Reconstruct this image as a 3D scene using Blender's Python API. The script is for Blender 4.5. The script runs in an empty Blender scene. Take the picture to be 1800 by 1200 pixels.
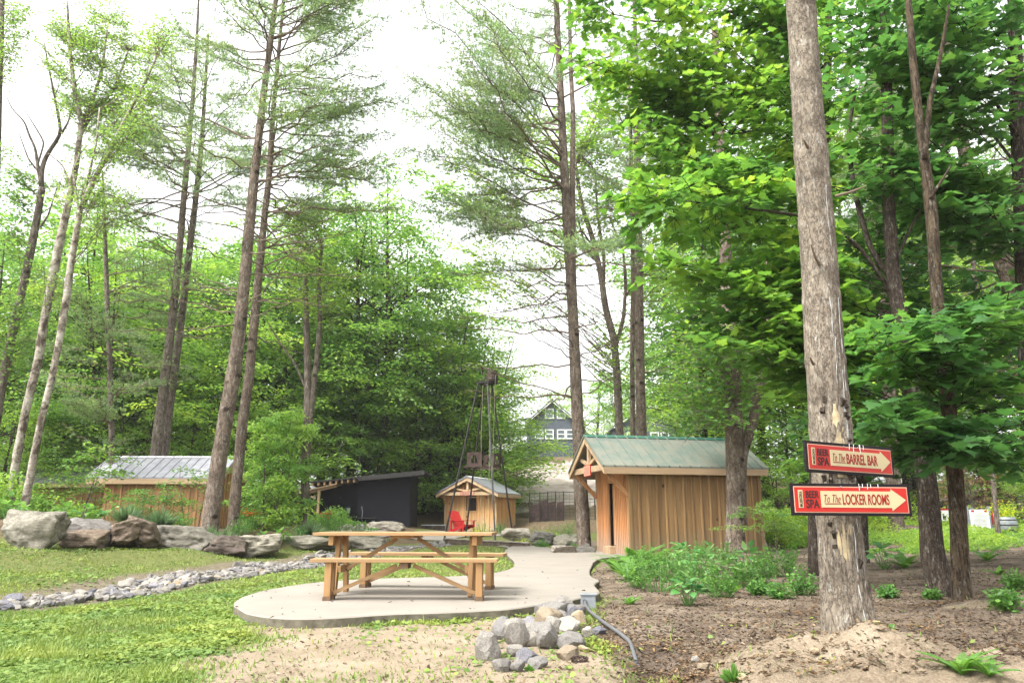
import bpy, math, numpy as np
from mathutils import Vector, Matrix
rng = np.random.default_rng(7)
S = bpy.context.scene
COL = S.collection
R = math.radians
# ---------------------------------------------------------------- camera, sky, sun, exposure
F = 1307.0; PITCH = math.atan(311/F); CH = 1.0
cam = bpy.data.cameras.new('camera'); cam.sensor_width = 36; cam.lens = 36*F/1800
cam.clip_end = 2000; cam.clip_start = 0.05
co = bpy.data.objects.new('camera', cam); COL.objects.link(co)
co.location = (0, 0, CH); co.rotation_euler = (math.pi/2+PITCH, 0, 0); S.camera = co
world = bpy.data.worlds.new('World'); S.world = world; world.use_nodes = True
wn = world.node_tree; wn.nodes.clear()
sky = wn.nodes.new('ShaderNodeTexSky'); sky.sky_type = 'NISHITA'; sky.sun_disc = False
SUN_EL, SUN_AZ = R(58), R(-125)      # azimuth of the sun measured from +Y towards +X
sky.sun_elevation = SUN_EL; sky.sun_rotation = SUN_AZ; sky.dust_density = 4; sky.air_density = 1.2
hs = wn.nodes.new('ShaderNodeHueSaturation'); hs.inputs['Saturation'].default_value = 0.10
bg = wn.nodes.new('ShaderNodeBackground'); bg.inputs['Strength'].default_value = 0.15
wo = wn.nodes.new('ShaderNodeOutputWorld')
wn.links.new(sky.outputs[0], hs.inputs['Color']); wn.links.new(hs.outputs[0], bg.inputs[0]); wn.links.new(bg.outputs[0], wo.inputs[0])
sl = bpy.data.lights.new('sun', 'SUN'); sl.energy = 1.2; sl.angle = R(14); sl.color = (1, .96, .88)
so = bpy.data.objects.new('sun', sl); COL.objects.link(so)
sd = Vector((math.sin(SUN_AZ)*math.cos(SUN_EL), math.cos(SUN_AZ)*math.cos(SUN_EL), math.sin(SUN_EL)))
so.rotation_euler = sd.to_track_quat('Z', 'Y').to_euler(); so.location = (0, 0, 60)
S.view_settings.view_transform = 'Standard'; S.view_settings.look = 'None'
S.view_settings.exposure = 1.97; S.view_settings.gamma = 1
S.cycles.max_bounces = 10; S.cycles.diffuse_bounces = 6; S.cycles.glossy_bounces = 2
S.cycles.transmission_bounces = 6; S.cycles.transparent_max_bounces = 4
S.cycles.caustics_reflective = False; S.cycles.caustics_refractive = False
S.cycles.sample_clamp_indirect = 6

# ---------------------------------------------------------------- pixel helpers (photo pixels 1800x1200 -> world points)
cP, sP = math.cos(PITCH), math.sin(PITCH)
def raydir(px, py):
    cx = (px-900)/F; cy = (600-py)/F
    return cx, cP-cy*sP, sP+cy*cP
def W(px, py, Y):
    dx, dy, dz = raydir(px, py)
    return np.array((dx*Y/dy, Y, CH+dz*Y/dy))
def pxr(hw, px, py, Y):                         # half width in pixels -> metres
    return hw*(Y/raydir(px, py)[1])/F
def Gz(px, py, z=0.0):
    dx, dy, dz = raydir(px, py); t = (z-CH)/dz
    return np.array((dx*t, dy*t, z))

# ---------------------------------------------------------------- noise
_perm = np.random.default_rng(3).random(4096)
def vnoise(x, y, z=0.0):
    x, y, z = np.broadcast_arrays(np.asarray(x, float), np.asarray(y, float), np.asarray(z, float))
    xi, yi, zi = np.floor(x).astype(np.int64), np.floor(y).astype(np.int64), np.floor(z).astype(np.int64)
    fx, fy, fz = x-xi, y-yi, z-zi
    fx, fy, fz = fx*fx*(3-2*fx), fy*fy*(3-2*fy), fz*fz*(3-2*fz)
    def h(a, b, c): return _perm[(a*73856093 ^ b*19349663 ^ c*83492791) & 4095]
    r = 0
    for dx in (0, 1):
        for dy in (0, 1):
            for dz in (0, 1):
                r = r+h(xi+dx, yi+dy, zi+dz)*(fx if dx else 1-fx)*(fy if dy else 1-fy)*(fz if dz else 1-fz)
    return r*2-1
def fbm(x, y, z=0.0, o=4):
    r = 0; a = 1
    for i in range(o):
        r = r+a*vnoise(x*2**i+i*17.3, y*2**i+i*9.1, np.asarray(z)*2**i); a *= .5
    return r

# ---------------------------------------------------------------- geometry collector
class Geo:
    def __init__(s): s.v = []; s.f = []; s.n = 0; s.r = []
    def add(s, v, f, r=None):
        v = np.asarray(v, float); f = np.asarray(f, np.int64)
        s.v.append(v); s.f.append(f+s.n); s.n += len(v)
        s.r.append(np.full(len(f), .5) if r is None else np.broadcast_to(r, (len(f),)))
        return s
    def box(s, a, b, r=None):
        a, b = np.minimum(a, b), np.maximum(a, b)
        v = [(x, y, z) for z in (a[2], b[2]) for y in (a[1], b[1]) for x in (a[0], b[0])]
        return s.add(v, [(0, 2, 3, 1), (4, 5, 7, 6), (0, 1, 5, 4), (2, 6, 7, 3), (0, 4, 6, 2), (1, 3, 7, 5)], r)
    def bar(s, p, q, w, h, up=(0, 0, 1), r=None):       # w sideways, h along 'up'
        p, q, up = np.array(p, float), np.array(q, float), np.array(up, float)
        d = (q-p)/np.linalg.norm(q-p); sd_ = np.cross(d, up)
        if np.linalg.norm(sd_) < 1e-6: sd_ = np.cross(d, (0, 1, 0))
        sd_ /= np.linalg.norm(sd_); u = np.cross(sd_, d)
        v = [c+sd_*i*w/2+u*j*h/2 for c in (p, q) for j in (-1, 1) for i in (-1, 1)]
        return s.add(v, [(0, 1, 3, 2), (4, 6, 7, 5), (0, 4, 5, 1), (2, 3, 7, 6), (0, 2, 6, 4), (1, 5, 7, 3)], r)
    def prism(s, poly, axis, a, b, r=None):             # poly 2-D in the other two axes
        n = len(poly); o = [i for i in range(3) if i != axis]; v = np.zeros((2*n, 3))
        for k, c in enumerate((a, b)):
            for i, (x, y) in enumerate(poly): v[k*n+i, o[0]] = x; v[k*n+i, o[1]] = y; v[k*n+i, axis] = c
        s.add(v, [[i, (i+1) % n, n+(i+1) % n, n+i] for i in range(n)], r)
        s.f.append(np.array([list(range(n))[::-1]])+s.n-2*n); s.f.append(np.array([list(range(n, 2*n))])+s.n-2*n)
        s.r += [np.array([.5]), np.array([.5])]; return s
    def tube(s, pts, rad, seg=8, cap=True, r=None, disp=None):
        pts = np.asarray(pts, float); n = len(pts); rad = np.broadcast_to(rad, (n,))
        T = np.gradient(pts, axis=0); T /= np.linalg.norm(T, axis=1)[:, None]+1e-9
        ref = np.array((1, 0, 0.)) if abs(T[:, 2]).mean() > .5 else np.array((0, 0, 1.))
        X = np.cross(T, ref); X /= np.linalg.norm(X, axis=1)[:, None]+1e-9; Y = np.cross(T, X)
        a = np.arange(seg)*2*math.pi/seg
        rr = rad[:, None]*np.ones(seg)
        if disp is not None: rr = rr*disp(a[None, :], pts[:, 2][:, None], rad[:, None])
        v = pts[:, None, :]+rr[:, :, None]*(np.cos(a)[None, :, None]*X[:, None, :]+np.sin(a)[None, :, None]*Y[:, None, :])
        i, j = np.meshgrid(np.arange(n-1), np.arange(seg), indexing='ij'); j2 = (j+1) % seg
        f = np.stack([i*seg+j, i*seg+j2, (i+1)*seg+j2, (i+1)*seg+j], -1).reshape(-1, 4)
        s.add(v.reshape(-1, 3), f, r)
        if cap:
            s.f.append(np.array([list(range(seg))[::-1]])+s.n-n*seg); s.f.append(np.array([list(range((n-1)*seg, n*seg))])+s.n-n*seg)
            s.r += [np.array([.5]), np.array([.5])]
        return s
    def inst(s, tv, tf, P, X, Y, Z, r=None):            # template instanced with frames (columns X,Y,Z already scaled)
        tv = np.asarray(tv, float); tf = np.asarray(tf); n = len(P); k = len(tv)
        v = P[:, None, :]+tv[None, :, 0:1]*X[:, None, :]+tv[None, :, 1:2]*Y[:, None, :]+tv[None, :, 2:3]*Z[:, None, :]
        f = (tf[None]+(np.arange(n)*k)[:, None, None]).reshape(-1, tf.shape[1])
        rr = None if r is None else np.repeat(r, len(tf))
        return s.add(v.reshape(-1, 3), f, rr)
    def mesh(s, name, mat, smooth=False, off=None):
        v = np.concatenate(s.v)
        if off is not None: v = v-np.asarray(off)
        me = bpy.data.meshes.new(name)
        lo = np.concatenate([f.ravel() for f in s.f]).astype(np.int32)
        sz = np.concatenate([np.full(len(f), f.shape[1]) for f in s.f]).astype(np.int32)
        me.vertices.add(len(v)); me.vertices.foreach_set('co', v.astype(np.float32).ravel())
        me.loops.add(len(lo)); me.loops.foreach_set('vertex_index', lo)
        me.polygons.add(len(sz)); me.polygons.foreach_set('loop_start', (np.cumsum(sz)-sz).astype(np.int32))
        me.polygons.foreach_set('use_smooth', np.full(len(sz), bool(smooth)))
        at = me.attributes.new('rnd', 'FLOAT', 'FACE'); at.data.foreach_set('value', np.concatenate(s.r).astype(np.float32))
        if mat: me.materials.append(mat)
        me.update(calc_edges=True)
        return me
def tag(o, label=None, cat=None, group=None, kind=None):
    if label: o['label'] = label
    if cat: o['category'] = cat
    if group: o['group'] = group
    if kind: o['kind'] = kind
    return o
def empty(name, loc, rz=0, label=None, cat=None, group=None):
    o = bpy.data.objects.new(name, None); COL.objects.link(o); o.location = tuple(loc); o.rotation_euler = (0, 0, rz)
    o.empty_display_size = .1
    return tag(o, label, cat, group)
def obj(name, geo, mat, parent=None, smooth=False, bevel=0, off=None):
    me = geo.mesh(name, mat, smooth, off) if isinstance(geo, Geo) else geo
    o = bpy.data.objects.new(name, me); COL.objects.link(o)
    if parent: o.parent = parent
    if bevel:
        m = o.modifiers.new('bevel', 'BEVEL'); m.width = bevel; m.segments = 2; m.limit_method = 'ANGLE'
    return o
def copy_tree(o, parent=None):
    c = o.copy(); COL.objects.link(c)
    if parent: c.parent = parent
    for ch in o.children: copy_tree(ch, c)
    return c
def unit(v):
    v = np.asarray(v, float); return v/(np.linalg.norm(v, axis=-1, keepdims=True)+1e-9)
def smooth_path(p, n):
    p = np.asarray(p, float); d = np.r_[0, np.cumsum(np.linalg.norm(np.diff(p[:, :3], axis=0), axis=1))]
    t = np.linspace(0, d[-1], n); q = np.stack([np.interp(t, d, p[:, k]) for k in range(p.shape[1])], 1)
    for _ in range(max(1, n//len(p)//2)):
        q[1:-1] = (q[:-2]+2*q[1:-1]+q[2:])/4
    return q

# ---------------------------------------------------------------- materials
def nmat(name, rough=.8, spec=.3):
    m = bpy.data.materials.new(name); m.use_nodes = True; n = m.node_tree.nodes; b = n['Principled BSDF']
    b.inputs['Roughness'].default_value = rough; b.inputs['Specular IOR Level'].default_value = spec
    return m, m.node_tree, b
class NT:
    def __init__(s, nt): s.t = nt; s.L = nt.links
    def new(s, t, **k):
        n = s.t.nodes.new(t)
        for a, b in k.items(): setattr(n, a, b)
        return n
    def coord(s, scale=(1, 1, 1), kind='Object'):
        c = s.new('ShaderNodeTexCoord'); m = s.new('ShaderNodeMapping'); m.inputs['Scale'].default_value = scale
        s.L.new(c.outputs[kind], m.inputs[0]); return m.outputs[0]
    def noise(s, vec, scale, detail=5, rough=.6, dist=0):
        n = s.new('ShaderNodeTexNoise'); n.inputs['Scale'].default_value = scale; n.inputs['Detail'].default_value = detail
        n.inputs['Roughness'].default_value = rough; n.inputs['Distortion'].default_value = dist
        if vec: s.L.new(vec, n.inputs['Vector'])
        return n.outputs['Fac']
    def voro(s, vec, scale, feat='F1'):
        n = s.new('ShaderNodeTexVoronoi', feature=feat); n.inputs['Scale'].default_value = scale
        s.L.new(vec, n.inputs['Vector']); return n.outputs['Distance']
    def ramp(s, fac, stops):
        n = s.new('ShaderNodeValToRGB'); e = n.color_ramp.elements
        while len(e) > 1: e.remove(e[-1])
        for i, (p, c) in enumerate(stops):
            if i == 0: e[0].position = p; k = e[0]
            else: k = e.new(p)
            k.color = (*c, 1) if not isinstance(c, (int, float)) else (c, c, c, 1)
        s.L.new(fac, n.inputs[0]); return n.outputs[0]
    def mix(s, fac, a, b, mode='MIX'):
        n = s.new('ShaderNodeMix', data_type='RGBA', blend_type=mode)
        for i, x in ((0, fac), (6, a), (7, b)):
            if isinstance(x, (int, float)): n.inputs[i].default_value = x if i == 0 else (x, x, x, 1)
            elif isinstance(x, tuple): n.inputs[i].default_value = (*x, 1)
            else: s.L.new(x, n.inputs[i])
        return n.outputs[2]
    def math(s, op, a, b=0.0):
        n = s.new('ShaderNodeMath', operation=op)
        for i, x in enumerate((a, b)):
            if isinstance(x, (int, float)): n.inputs[i].default_value = x
            else: s.L.new(x, n.inputs[i])
        return n.outputs[0]
    def attr(s, name):
        n = s.new('ShaderNodeAttribute'); n.attribute_name = name; return n
    def bump(s, h, strength, dist, b):
        n = s.new('ShaderNodeBump'); n.inputs['Strength'].default_value = strength; n.inputs['Distance'].default_value = dist
        s.L.new(h, n.inputs['Height']); s.L.new(n.outputs[0], b.inputs['Normal'])
def simple(name, c, rough=.7, spec=.3, var=.15, scale=6, bump=.0, metallic=0):
    m, t, b = nmat(name, rough, spec); n = NT(t); v = n.coord()
    f = n.noise(v, scale, 6); dark = tuple(x*(1-var*2) for x in c); lite = tuple(min(1, x*(1+var)) for x in c)
    n.L.new(n.ramp(f, [(.3, dark), (.7, lite)]), b.inputs['Base Color']); b.inputs['Metallic'].default_value = metallic
    if bump: n.bump(n.noise(v, scale*8, 5), bump, .01, b)
    return m
def leafmat(name, stops, trans=.45, rough=.45, spec=.35, tint=None):
    m, t, b = nmat(name, rough, spec); n = NT(t)
    a = n.attr('rnd'); col = n.ramp(a.outputs['Fac'], stops)
    v = n.coord((1, 1, 1), 'Object'); c2 = n.mix(n.ramp(n.noise(v, .9, 2), [(.35, 0.0), (.7, 1.0)]), col, n.mix(1.0, col, (1.35, 1.15, .8), 'MULTIPLY'))
    n.L.new(c2, b.inputs['Base Color'])
    tr = n.new('ShaderNodeBsdfTranslucent'); ms = n.new('ShaderNodeMixShader'); ms.inputs[0].default_value = trans
    tc = n.mix(1.0, c2, tint or (1.35, 1.4, .95), 'MULTIPLY'); n.L.new(tc, tr.inputs[0])
    n.L.new(b.outputs[0], ms.inputs[1]); n.L.new(tr.outputs[0], ms.inputs[2])
    n.L.new(ms.outputs[0], t.nodes['Material Output'].inputs[0])
    return m
def woodmat(name, c1, c2, axis=2, knots=True, grey=None, rough=.75):
    m, t, b = nmat(name, rough, .25); n = NT(t)
    sc = [14, 14, 14]; sc[axis] = .8
    v = n.coord(tuple(sc)); g = n.noise(v, 1.6, 6, .65, .4)
    col = n.ramp(g, [(.28, c1), (.72, c2)])
    v2 = n.coord((3.2, 3.2, .12) if axis == 2 else (.15, 3, 3)); col = n.mix(n.ramp(n.noise(v2, 1.5, 2), [(.35, 0.0), (.65, .55)]), col, tuple(x*.55 for x in c1))
    if knots:
        v3 = n.coord((1, 1, .62) if axis == 2 else (.6, 1, 1)); k = n.voro(v3, 2.6)
        col = n.mix(n.ramp(k, [(.06, .95), (.10, 0.0)]), col, (.05, .02, .012))
    if grey:                                            # weathering that climbs from the wall foot: (z0, z1, colour)
        gx = n.new('ShaderNodeSeparateXYZ'); n.L.new(n.coord((1, 1, 1)), gx.inputs[0])
        h = n.math('ADD', gx.outputs[2], n.math('MULTIPLY', n.noise(n.coord((3, 3, .8)), 1.2, 4), .5))
        col = n.mix(n.ramp(h, [(grey[0], .85), (grey[1], 0.0)]), col, grey[2])
    col = n.mix(1.0, col, n.ramp(n.attr('rnd').outputs['Fac'], [(0, (.62, .60, .58)), (.5, (1, 1, 1)), (1, (1.28, 1.25, 1.2))]), 'MULTIPLY')
    n.L.new(col, b.inputs['Base Color']); n.bump(g, .35, .006, b)
    return m
def barkmat(name, c1, c2, c3, lich=.35, sc=1.0, vert=.22, fis=.5, knot=.0):
    m, t, b = nmat(name, .9, .15); n = NT(t)
    v = n.coord((sc, sc, sc*vert)); g = n.noise(n.coord((sc, sc, sc*.7)), 42, 6, .75)
    r1 = n.math('ABSOLUTE', n.math('SUBTRACT', n.noise(v, 13, 3, .6, .5), .5)); r2 = n.math('ABSOLUTE', n.math('SUBTRACT', n.noise(v, 29, 3, .6, .3), .5))
    fiss = n.ramp(n.math('ADD', n.math('MULTIPLY', r1, 3.4), n.math('MULTIPLY', r2, 2.6)), [(.05, 0.0), (.42, 1.0)])
    base = n.ramp(n.math('ADD', n.math('MULTIPLY', n.noise(n.coord((sc, sc, sc*.6)), 7, 5, .7), .6), n.math('MULTIPLY', g, .4)), [(.36, c1), (.62, c2)])
    col = n.mix(n.math('MULTIPLY', n.math('SUBTRACT', 1.0, fiss), fis), base, c3)
    li = n.noise(n.coord((sc, sc, sc*.3)), 17, 7, .8)
    col = n.mix(n.ramp(li, [(.54, 0.0), (.64, lich)]), col, (.50, .49, .43))
    col = n.mix(n.ramp(g, [(.60, 0.0), (.70, lich*.8)]), col, (.55, .53, .46))
    col = n.mix(n.ramp(n.noise(n.coord((sc*.6, sc*.6, sc*1.2)), 1.9, 4, .6), [(.5, 0.0), (.68, .6)]), col, tuple(x*.5 for x in c1))
    if knot:
        kd = n.math('ADD', n.voro(n.coord((1, 1, 1.5)), 1.7), n.math('MULTIPLY', n.noise(n.coord((1, 1, 1)), 14, 4), .22)); col = n.mix(n.ramp(kd, [(.21, knot*.9), (.30, 0.0)]), col, tuple(x*.6 for x in c3))
    n.L.new(col, b.inputs['Base Color']); n.bump(n.math('ADD', fiss, n.math('MULTIPLY', g, .8)), .9, .012/sc, b)
    return m
M = {}
M['concrete'] = simple('concrete', (.24, .215, .184), .85, .2, .07, 1.3, .25)
M['concrete_edge'] = simple('concrete_edge', (.155, .14, .105), .9, .1, .25, 7, .6)
M['table_wood'] = woodmat('table_wood', (.31, .185, .085), (.44, .285, .15), 0, False)
M['table_leg_wood'] = woodmat('table_leg_wood', (.30, .17, .07), (.42, .25, .115), 2, False)
M['dark_foot'] = simple('dark_foot', (.16, .10, .06), .9)
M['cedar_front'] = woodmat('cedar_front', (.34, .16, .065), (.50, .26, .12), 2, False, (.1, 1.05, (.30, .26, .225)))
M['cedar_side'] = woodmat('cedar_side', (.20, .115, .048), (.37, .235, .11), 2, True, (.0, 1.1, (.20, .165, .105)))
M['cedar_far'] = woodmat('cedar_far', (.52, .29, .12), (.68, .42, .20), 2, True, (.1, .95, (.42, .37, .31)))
M['cedar_left'] = woodmat('cedar_left', (.38, .20, .09), (.50, .30, .15), 2, False)
M['beam'] = woodmat('beam', (.36, .24, .14), (.50, .36, .23), 0, False)
M['beam_pale'] = woodmat('beam_pale', (.50, .34, .20), (.62, .45, .28), 0, False)
def metalroof(name, c1, c2):
    m, t, b = nmat(name, .45, .5); n = NT(t)
    g = n.noise(n.coord((1, 1, 1)), 2.5, 8, .75); col = n.mix(n.ramp(g, [(.42, 0.0), (.56, .9)]), c1, c2)
    s2 = n.noise(n.coord((1, 1, 1)), 30, 3, .8); col = n.mix(n.ramp(s2, [(.55, 0.0), (.66, .75)]), col, (.20, .135, .085))
    n.L.new(col, b.inputs['Base Color']); return m
M['green_roof'] = metalroof('green_roof', (.115, .155, .135), (.18, .185, .155))
M['silver_roof'] = metalroof('silver_roof', (.36, .365, .40), (.28, .28, .32))
M['grey_roof'] = metalroof('grey_roof', (.14, .15, .18), (.19, .20, .23))
M['roof_trim'] = simple('roof_trim', (.04, .13, .09), .4)
M['roof_trim_pale'] = simple('roof_trim_pale', (.6, .6, .62), .5)
M['black_wall'] = simple('black_wall', (.011, .011, .017), .75, .15, .1, 3)
M['black_trim'] = simple('black_trim', (.04, .037, .037), .7)
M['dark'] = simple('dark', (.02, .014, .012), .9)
M['steel'] = simple('steel', (.035, .028, .026), .5, .5, .2, 8, 0, .4)
M['steel_pale'] = simple('steel_pale', (.10, .095, .09), .45, .5, .2, 8, 0, .4)
M['rust'] = simple('rust', (.10, .062, .055), .8, .3, .3, 5, .3)
M['barrel_wood'] = simple('barrel_wood', (.10, .07, .06), .8, .2, .3, 12)
M['rope'] = simple('rope', (.38, .35, .24), .9)
M['red'] = simple('red', (.42, .018, .02), .45, .4, .08)
M['white'] = simple('white', (.75, .75, .74), .6, .3, .04)
M['house'] = simple('house', (.10, .115, .14), .8, .2, .08, 3)
M['house_roof'] = simple('house_roof', (.10, .11, .12), .8)
M['glass'] = simple('glass', (.12, .16, .17), .1, .6, .2, 3)
M['sign_black'] = simple('sign_black', (.010, .007, .008), .6, .2)
M['sign_red'] = simple('sign_red', (.37, .014, .008), .4, .4, .03, 3)
M['sign_cream'] = simple('sign_cream', (.44, .37, .215), .5, .3, .03, 3)
M['sign_pink'] = simple('sign_pink', (.50, .31, .22), .5, .3, .03, 3)
M['sign_text'] = simple('sign_text', (.22, .012, .008), .5)
M['sign_text_black'] = simple('sign_text_black', (.03, .012, .012), .5)
M['galv'] = simple('galv', (.26, .28, .30), .5, .4, .12, 9, 0, .3)
M['conduit'] = simple('conduit', (.11, .11, .118), .45, .4, .1)
M['wire'] = simple('wire', (.03, .03, .03), .6)
def rockmat(name, c1, c2, c3, sc=1.0):
    m, t, b = nmat(name, .9, .2); n = NT(t)
    v = n.coord((sc, sc, sc)); g = n.noise(v, 3.2, 9, .72, .8); l = n.noise(n.coord((sc, sc, sc*3.5)), 2.2, 5, .6, 1.2)
    col = n.ramp(g, [(.30, c1), (.52, c2), (.74, c3)])
    col = n.mix(n.ramp(l, [(.52, 0.0), (.56, .55), (.6, 0.0)]), col, tuple(min(1, x*1.35) for x in c3))
    oi = n.new('ShaderNodeObjectInfo'); col = n.mix(1.0, col, n.ramp(oi.outputs['Random'], [(0, (.62, .62, .66)), (.5, (.95, .92, .88)), (1, (1.25, 1.2, 1.12))]), 'MULTIPLY')
    mo = n.noise(v, 1.3, 4); col = n.mix(n.ramp(mo, [(.55, 0.0), (.75, .55)]), col, (.10, .095, .05))
    n.L.new(col, b.inputs['Base Color']); n.bump(n.math('ADD', g, n.noise(v, 26, 5, .7)), .6, .03/sc, b)
    return m
M['boulder'] = rockmat('boulder', (.085, .08, .062), (.185, .175, .145), (.31, .295, .255))
M['boulder_dark'] = rockmat('boulder_dark', (.05, .038, .03), (.115, .088, .068), (.24, .20, .16))
M['boulder_tan'] = rockmat('boulder_tan', (.13, .118, .10), (.24, .22, .19), (.36, .335, .30))
M['stone'] = rockmat('stone', (.11, .105, .095), (.23, .22, .205), (.36, .34, .315), 3)
M['stone_tan'] = rockmat('stone_tan', (.20, .155, .10), (.32, .255, .17), (.42, .355, .27), 3)
M['stone_dark'] = rockmat('stone_dark', (.07, .07, .08), (.16, .16, .18), (.30, .30, .33), 3)
M['bark_pine'] = barkmat('bark_pine', (.095, .07, .053), (.225, .175, .135), (.035, .024, .018), .45, .7, .45, .6, 1.0)
M['bark_sign'] = barkmat('bark_sign', (.13, .105, .08), (.26, .22, .172), (.04, .029, .022), .55, 2.0, .40, .6, .7)
M['bark_grey'] = barkmat('bark_grey', (.10, .08, .062), (.23, .19, .155), (.04, .028, .022), .4, .9, .25, .8, .8)
M['bark_dark'] = barkmat('bark_dark', (.034, .025, .02), (.085, .064, .048), (.012, .008, .006), .35, 1.6, .2, .8)
M['bark_split'] = barkmat('bark_split', (.045, .032, .02), (.105, .076, .048), (.012, .008, .006), .3, 1.3, .14, .9, 1.0)
def birchmat():
    m, t, b = nmat('bark_birch', .75, .25); n = NT(t)
    g = n.noise(n.coord((1.0, 1.0, .8)), 3.4, 6, .75, .5); h = n.noise(n.coord((5, 5, 16)), 1.5, 4)
    col = n.ramp(g, [(.42, (.07, .05, .035)), (.50, (.24, .205, .165)), (.60, (.42, .39, .33))])
    col = n.mix(n.ramp(h, [(.6, 0.0), (.68, .8)]), col, (.08, .06, .05))
    n.L.new(col, b.inputs['Base Color']); n.bump(g, .5, .01, b); return m
M['bark_birch'] = birchmat()
M['resin'] = simple('resin', (.42, .43, .42), .5, .4, .2, 30)
M['wood_bare'] = simple('wood_bare', (.42, .34, .21), .8, .2, .25, 14, .5)
M['twig'] = simple('twig', (.17, .13, .10), .9, .1)
M['twig_dark'] = simple('twig_dark', (.035, .026, .02), .9, .1)
M['leaf_maple'] = leafmat('leaf_maple', [(0, (.036, .105, .034)), (.5, (.085, .20, .044)), (.85, (.16, .31, .056)), (1, (.25, .39, .07))], .54)
M['leaf_maple_dark'] = leafmat('leaf_maple_dark', [(0, (.034, .10, .040)), (.6, (.07, .185, .056)), (1, (.14, .29, .07))], .52)
M['leaf_wood'] = leafmat('leaf_wood', [(0, (.055, .145, .045)), (.5, (.115, .24, .058)), (1, (.23, .37, .08))], .56)
M['leaf_wood_bright'] = leafmat('leaf_wood_bright', [(0, (.085, .19, .05)), (.5, (.17, .31, .065)), (1, (.33, .46, .09))], .56)
M['leaf_pale'] = leafmat('leaf_pale', [(0, (.13, .28, .075)), (.5, (.22, .39, .10)), (1, (.36, .52, .15))], .55)
M['leaf_birch'] = leafmat('leaf_birch', [(0, (.10, .20, .06)), (.5, (.17, .30, .08)), (1, (.30, .44, .10))], .5)
M['needle'] = leafmat('needle', [(0, (.13, .22, .13)), (.5, (.22, .33, .19)), (1, (.34, .43, .22))], .55, .6, .2, (1.2, 1.3, .9))
M['fern'] = leafmat('fern', [(0, (.065, .18, .045)), (1, (.17, .33, .065))], .45)
M['hosta'] = leafmat('hosta', [(0, (.045, .16, .05)), (.7, (.10, .26, .07)), (1, (.26, .44, .22))], .3)
M['herb'] = leafmat('herb', [(0, (.05, .15, .04)), (1, (.15, .31, .07))], .4)
M['yellow_plant'] = leafmat('yellow_plant', [(0, (.20, .34, .03)), (1, (.58, .62, .04))], .4)
M['lavender'] = leafmat('lavender', [(0, (.09, .17, .08)), (1, (.22, .34, .17))], .3)
M['copper_leaf'] = leafmat('copper_leaf', [(0, (.11, .055, .04)), (1, (.26, .15, .10))], .3)
M['flower_red'] = simple('flower_red', (.75, .03, .03), .6); M['flower_orange'] = simple('flower_orange', (.75, .30, .04), .6)
M['grass_blade'] = leafmat('grass_blade', [(0, (.085, .16, .045)), (.5, (.145, .225, .06)), (1, (.21, .275, .085))], .3, .6, .2)
M['chip'] = leafmat('chip', [(0, (.025, .019, .015)), (.45, (.085, .06, .042)), (.8, (.18, .135, .095)), (1, (.33, .27, .20))], .05, .9, .1, (1, 1, 1))
# ---------------------------------------------------------------- terrain
CP = [(0,0,0),(-4,0,0),(4,0,0),(-8,2,0),(8,2,.1),(0,5,0),(-4,6,0),(3,6,.02),(0,10,.0),(-4,9.5,0),(0,15,0),(-3,15,0),(-3,20,0),(3,12,.03),(3.5,18,.08),
 (0,25,.05),(2.6,24,.09),(6,18,.12),(8,12,.15),(6,8,.08),(10,8,.2),(12,15,.3),(10,25,.45),(14,22,.5),(20,20,.6),(30,30,1.2),(20,10,.4),
 (-7,8.7,.0),(-6,9.7,-.06),(-5.6,11,-.06),(-5.2,14.2,-.05),(-4.4,17.3,-.04),(-4,22,.0),(-1.6,29,.05),(-7.4,11.6,.13),(-6.7,14.2,.13),(-5.6,18,.08),(-4.9,21.5,.05),
 (-9.4,14.2,.45),(-8.6,15.4,.40),(-7.9,16.5,.33),(-6.9,18.5,.2),(-6.0,20.6,.12),(-5,24,.06),(-3.6,25.5,.05),(-12,10,.3),(-10,12,.32),(-13,14,.95),(-14,8,.4),(-20,10,.8),
 (-10.2,16.5,1.02),(-9.6,17.4,1.0),(-8.7,18.4,.92),(-7.8,19.8,.78),(-6.9,22,.68),(-5.8,24.6,.62),(-5,28,.6),(-12,20,1.05),(-13,24,.75),(-9,26,.75),(-8,31,.75),(-7,36,.85),(-12,32,.9),
 (-2.8,27.5,.15),(-2.2,31,.28),(-2,35,.33),(-2,39,.4),(-4.5,33,.6),(2,33,.35),(1.2,29,.15),(4,38,.9),(0,43,1.0),(5,30,.4),
 (-20,25,.9),(-20,40,1.2),(-30,50,1.8),(-30,20,1.2),(-8,45,1.3),(-3,50,1.6),(2,50,2.1),(4,60,3.9),(5,70,5.7),(5,80,7.3),(5,90,7.8),(-10,60,2.6),(-10,80,4),(8,50,2.0),(9,60,3.8),(9,70,5.7),(10,80,7.4),
 (15,50,1.6),(20,60,3),(20,80,5),(30,50,1.6),(40,80,3),(-40,90,4),(0,120,8),(40,120,7),(-40,140,6),(90,60,3),(-90,60,3),(90,150,8),(-90,150,8),(0,200,9),(60,10,1),(-60,10,1),(0,-20,0),(40,-20,.3),(-40,-20,.3)]
CPa = np.array(CP, float)
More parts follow.
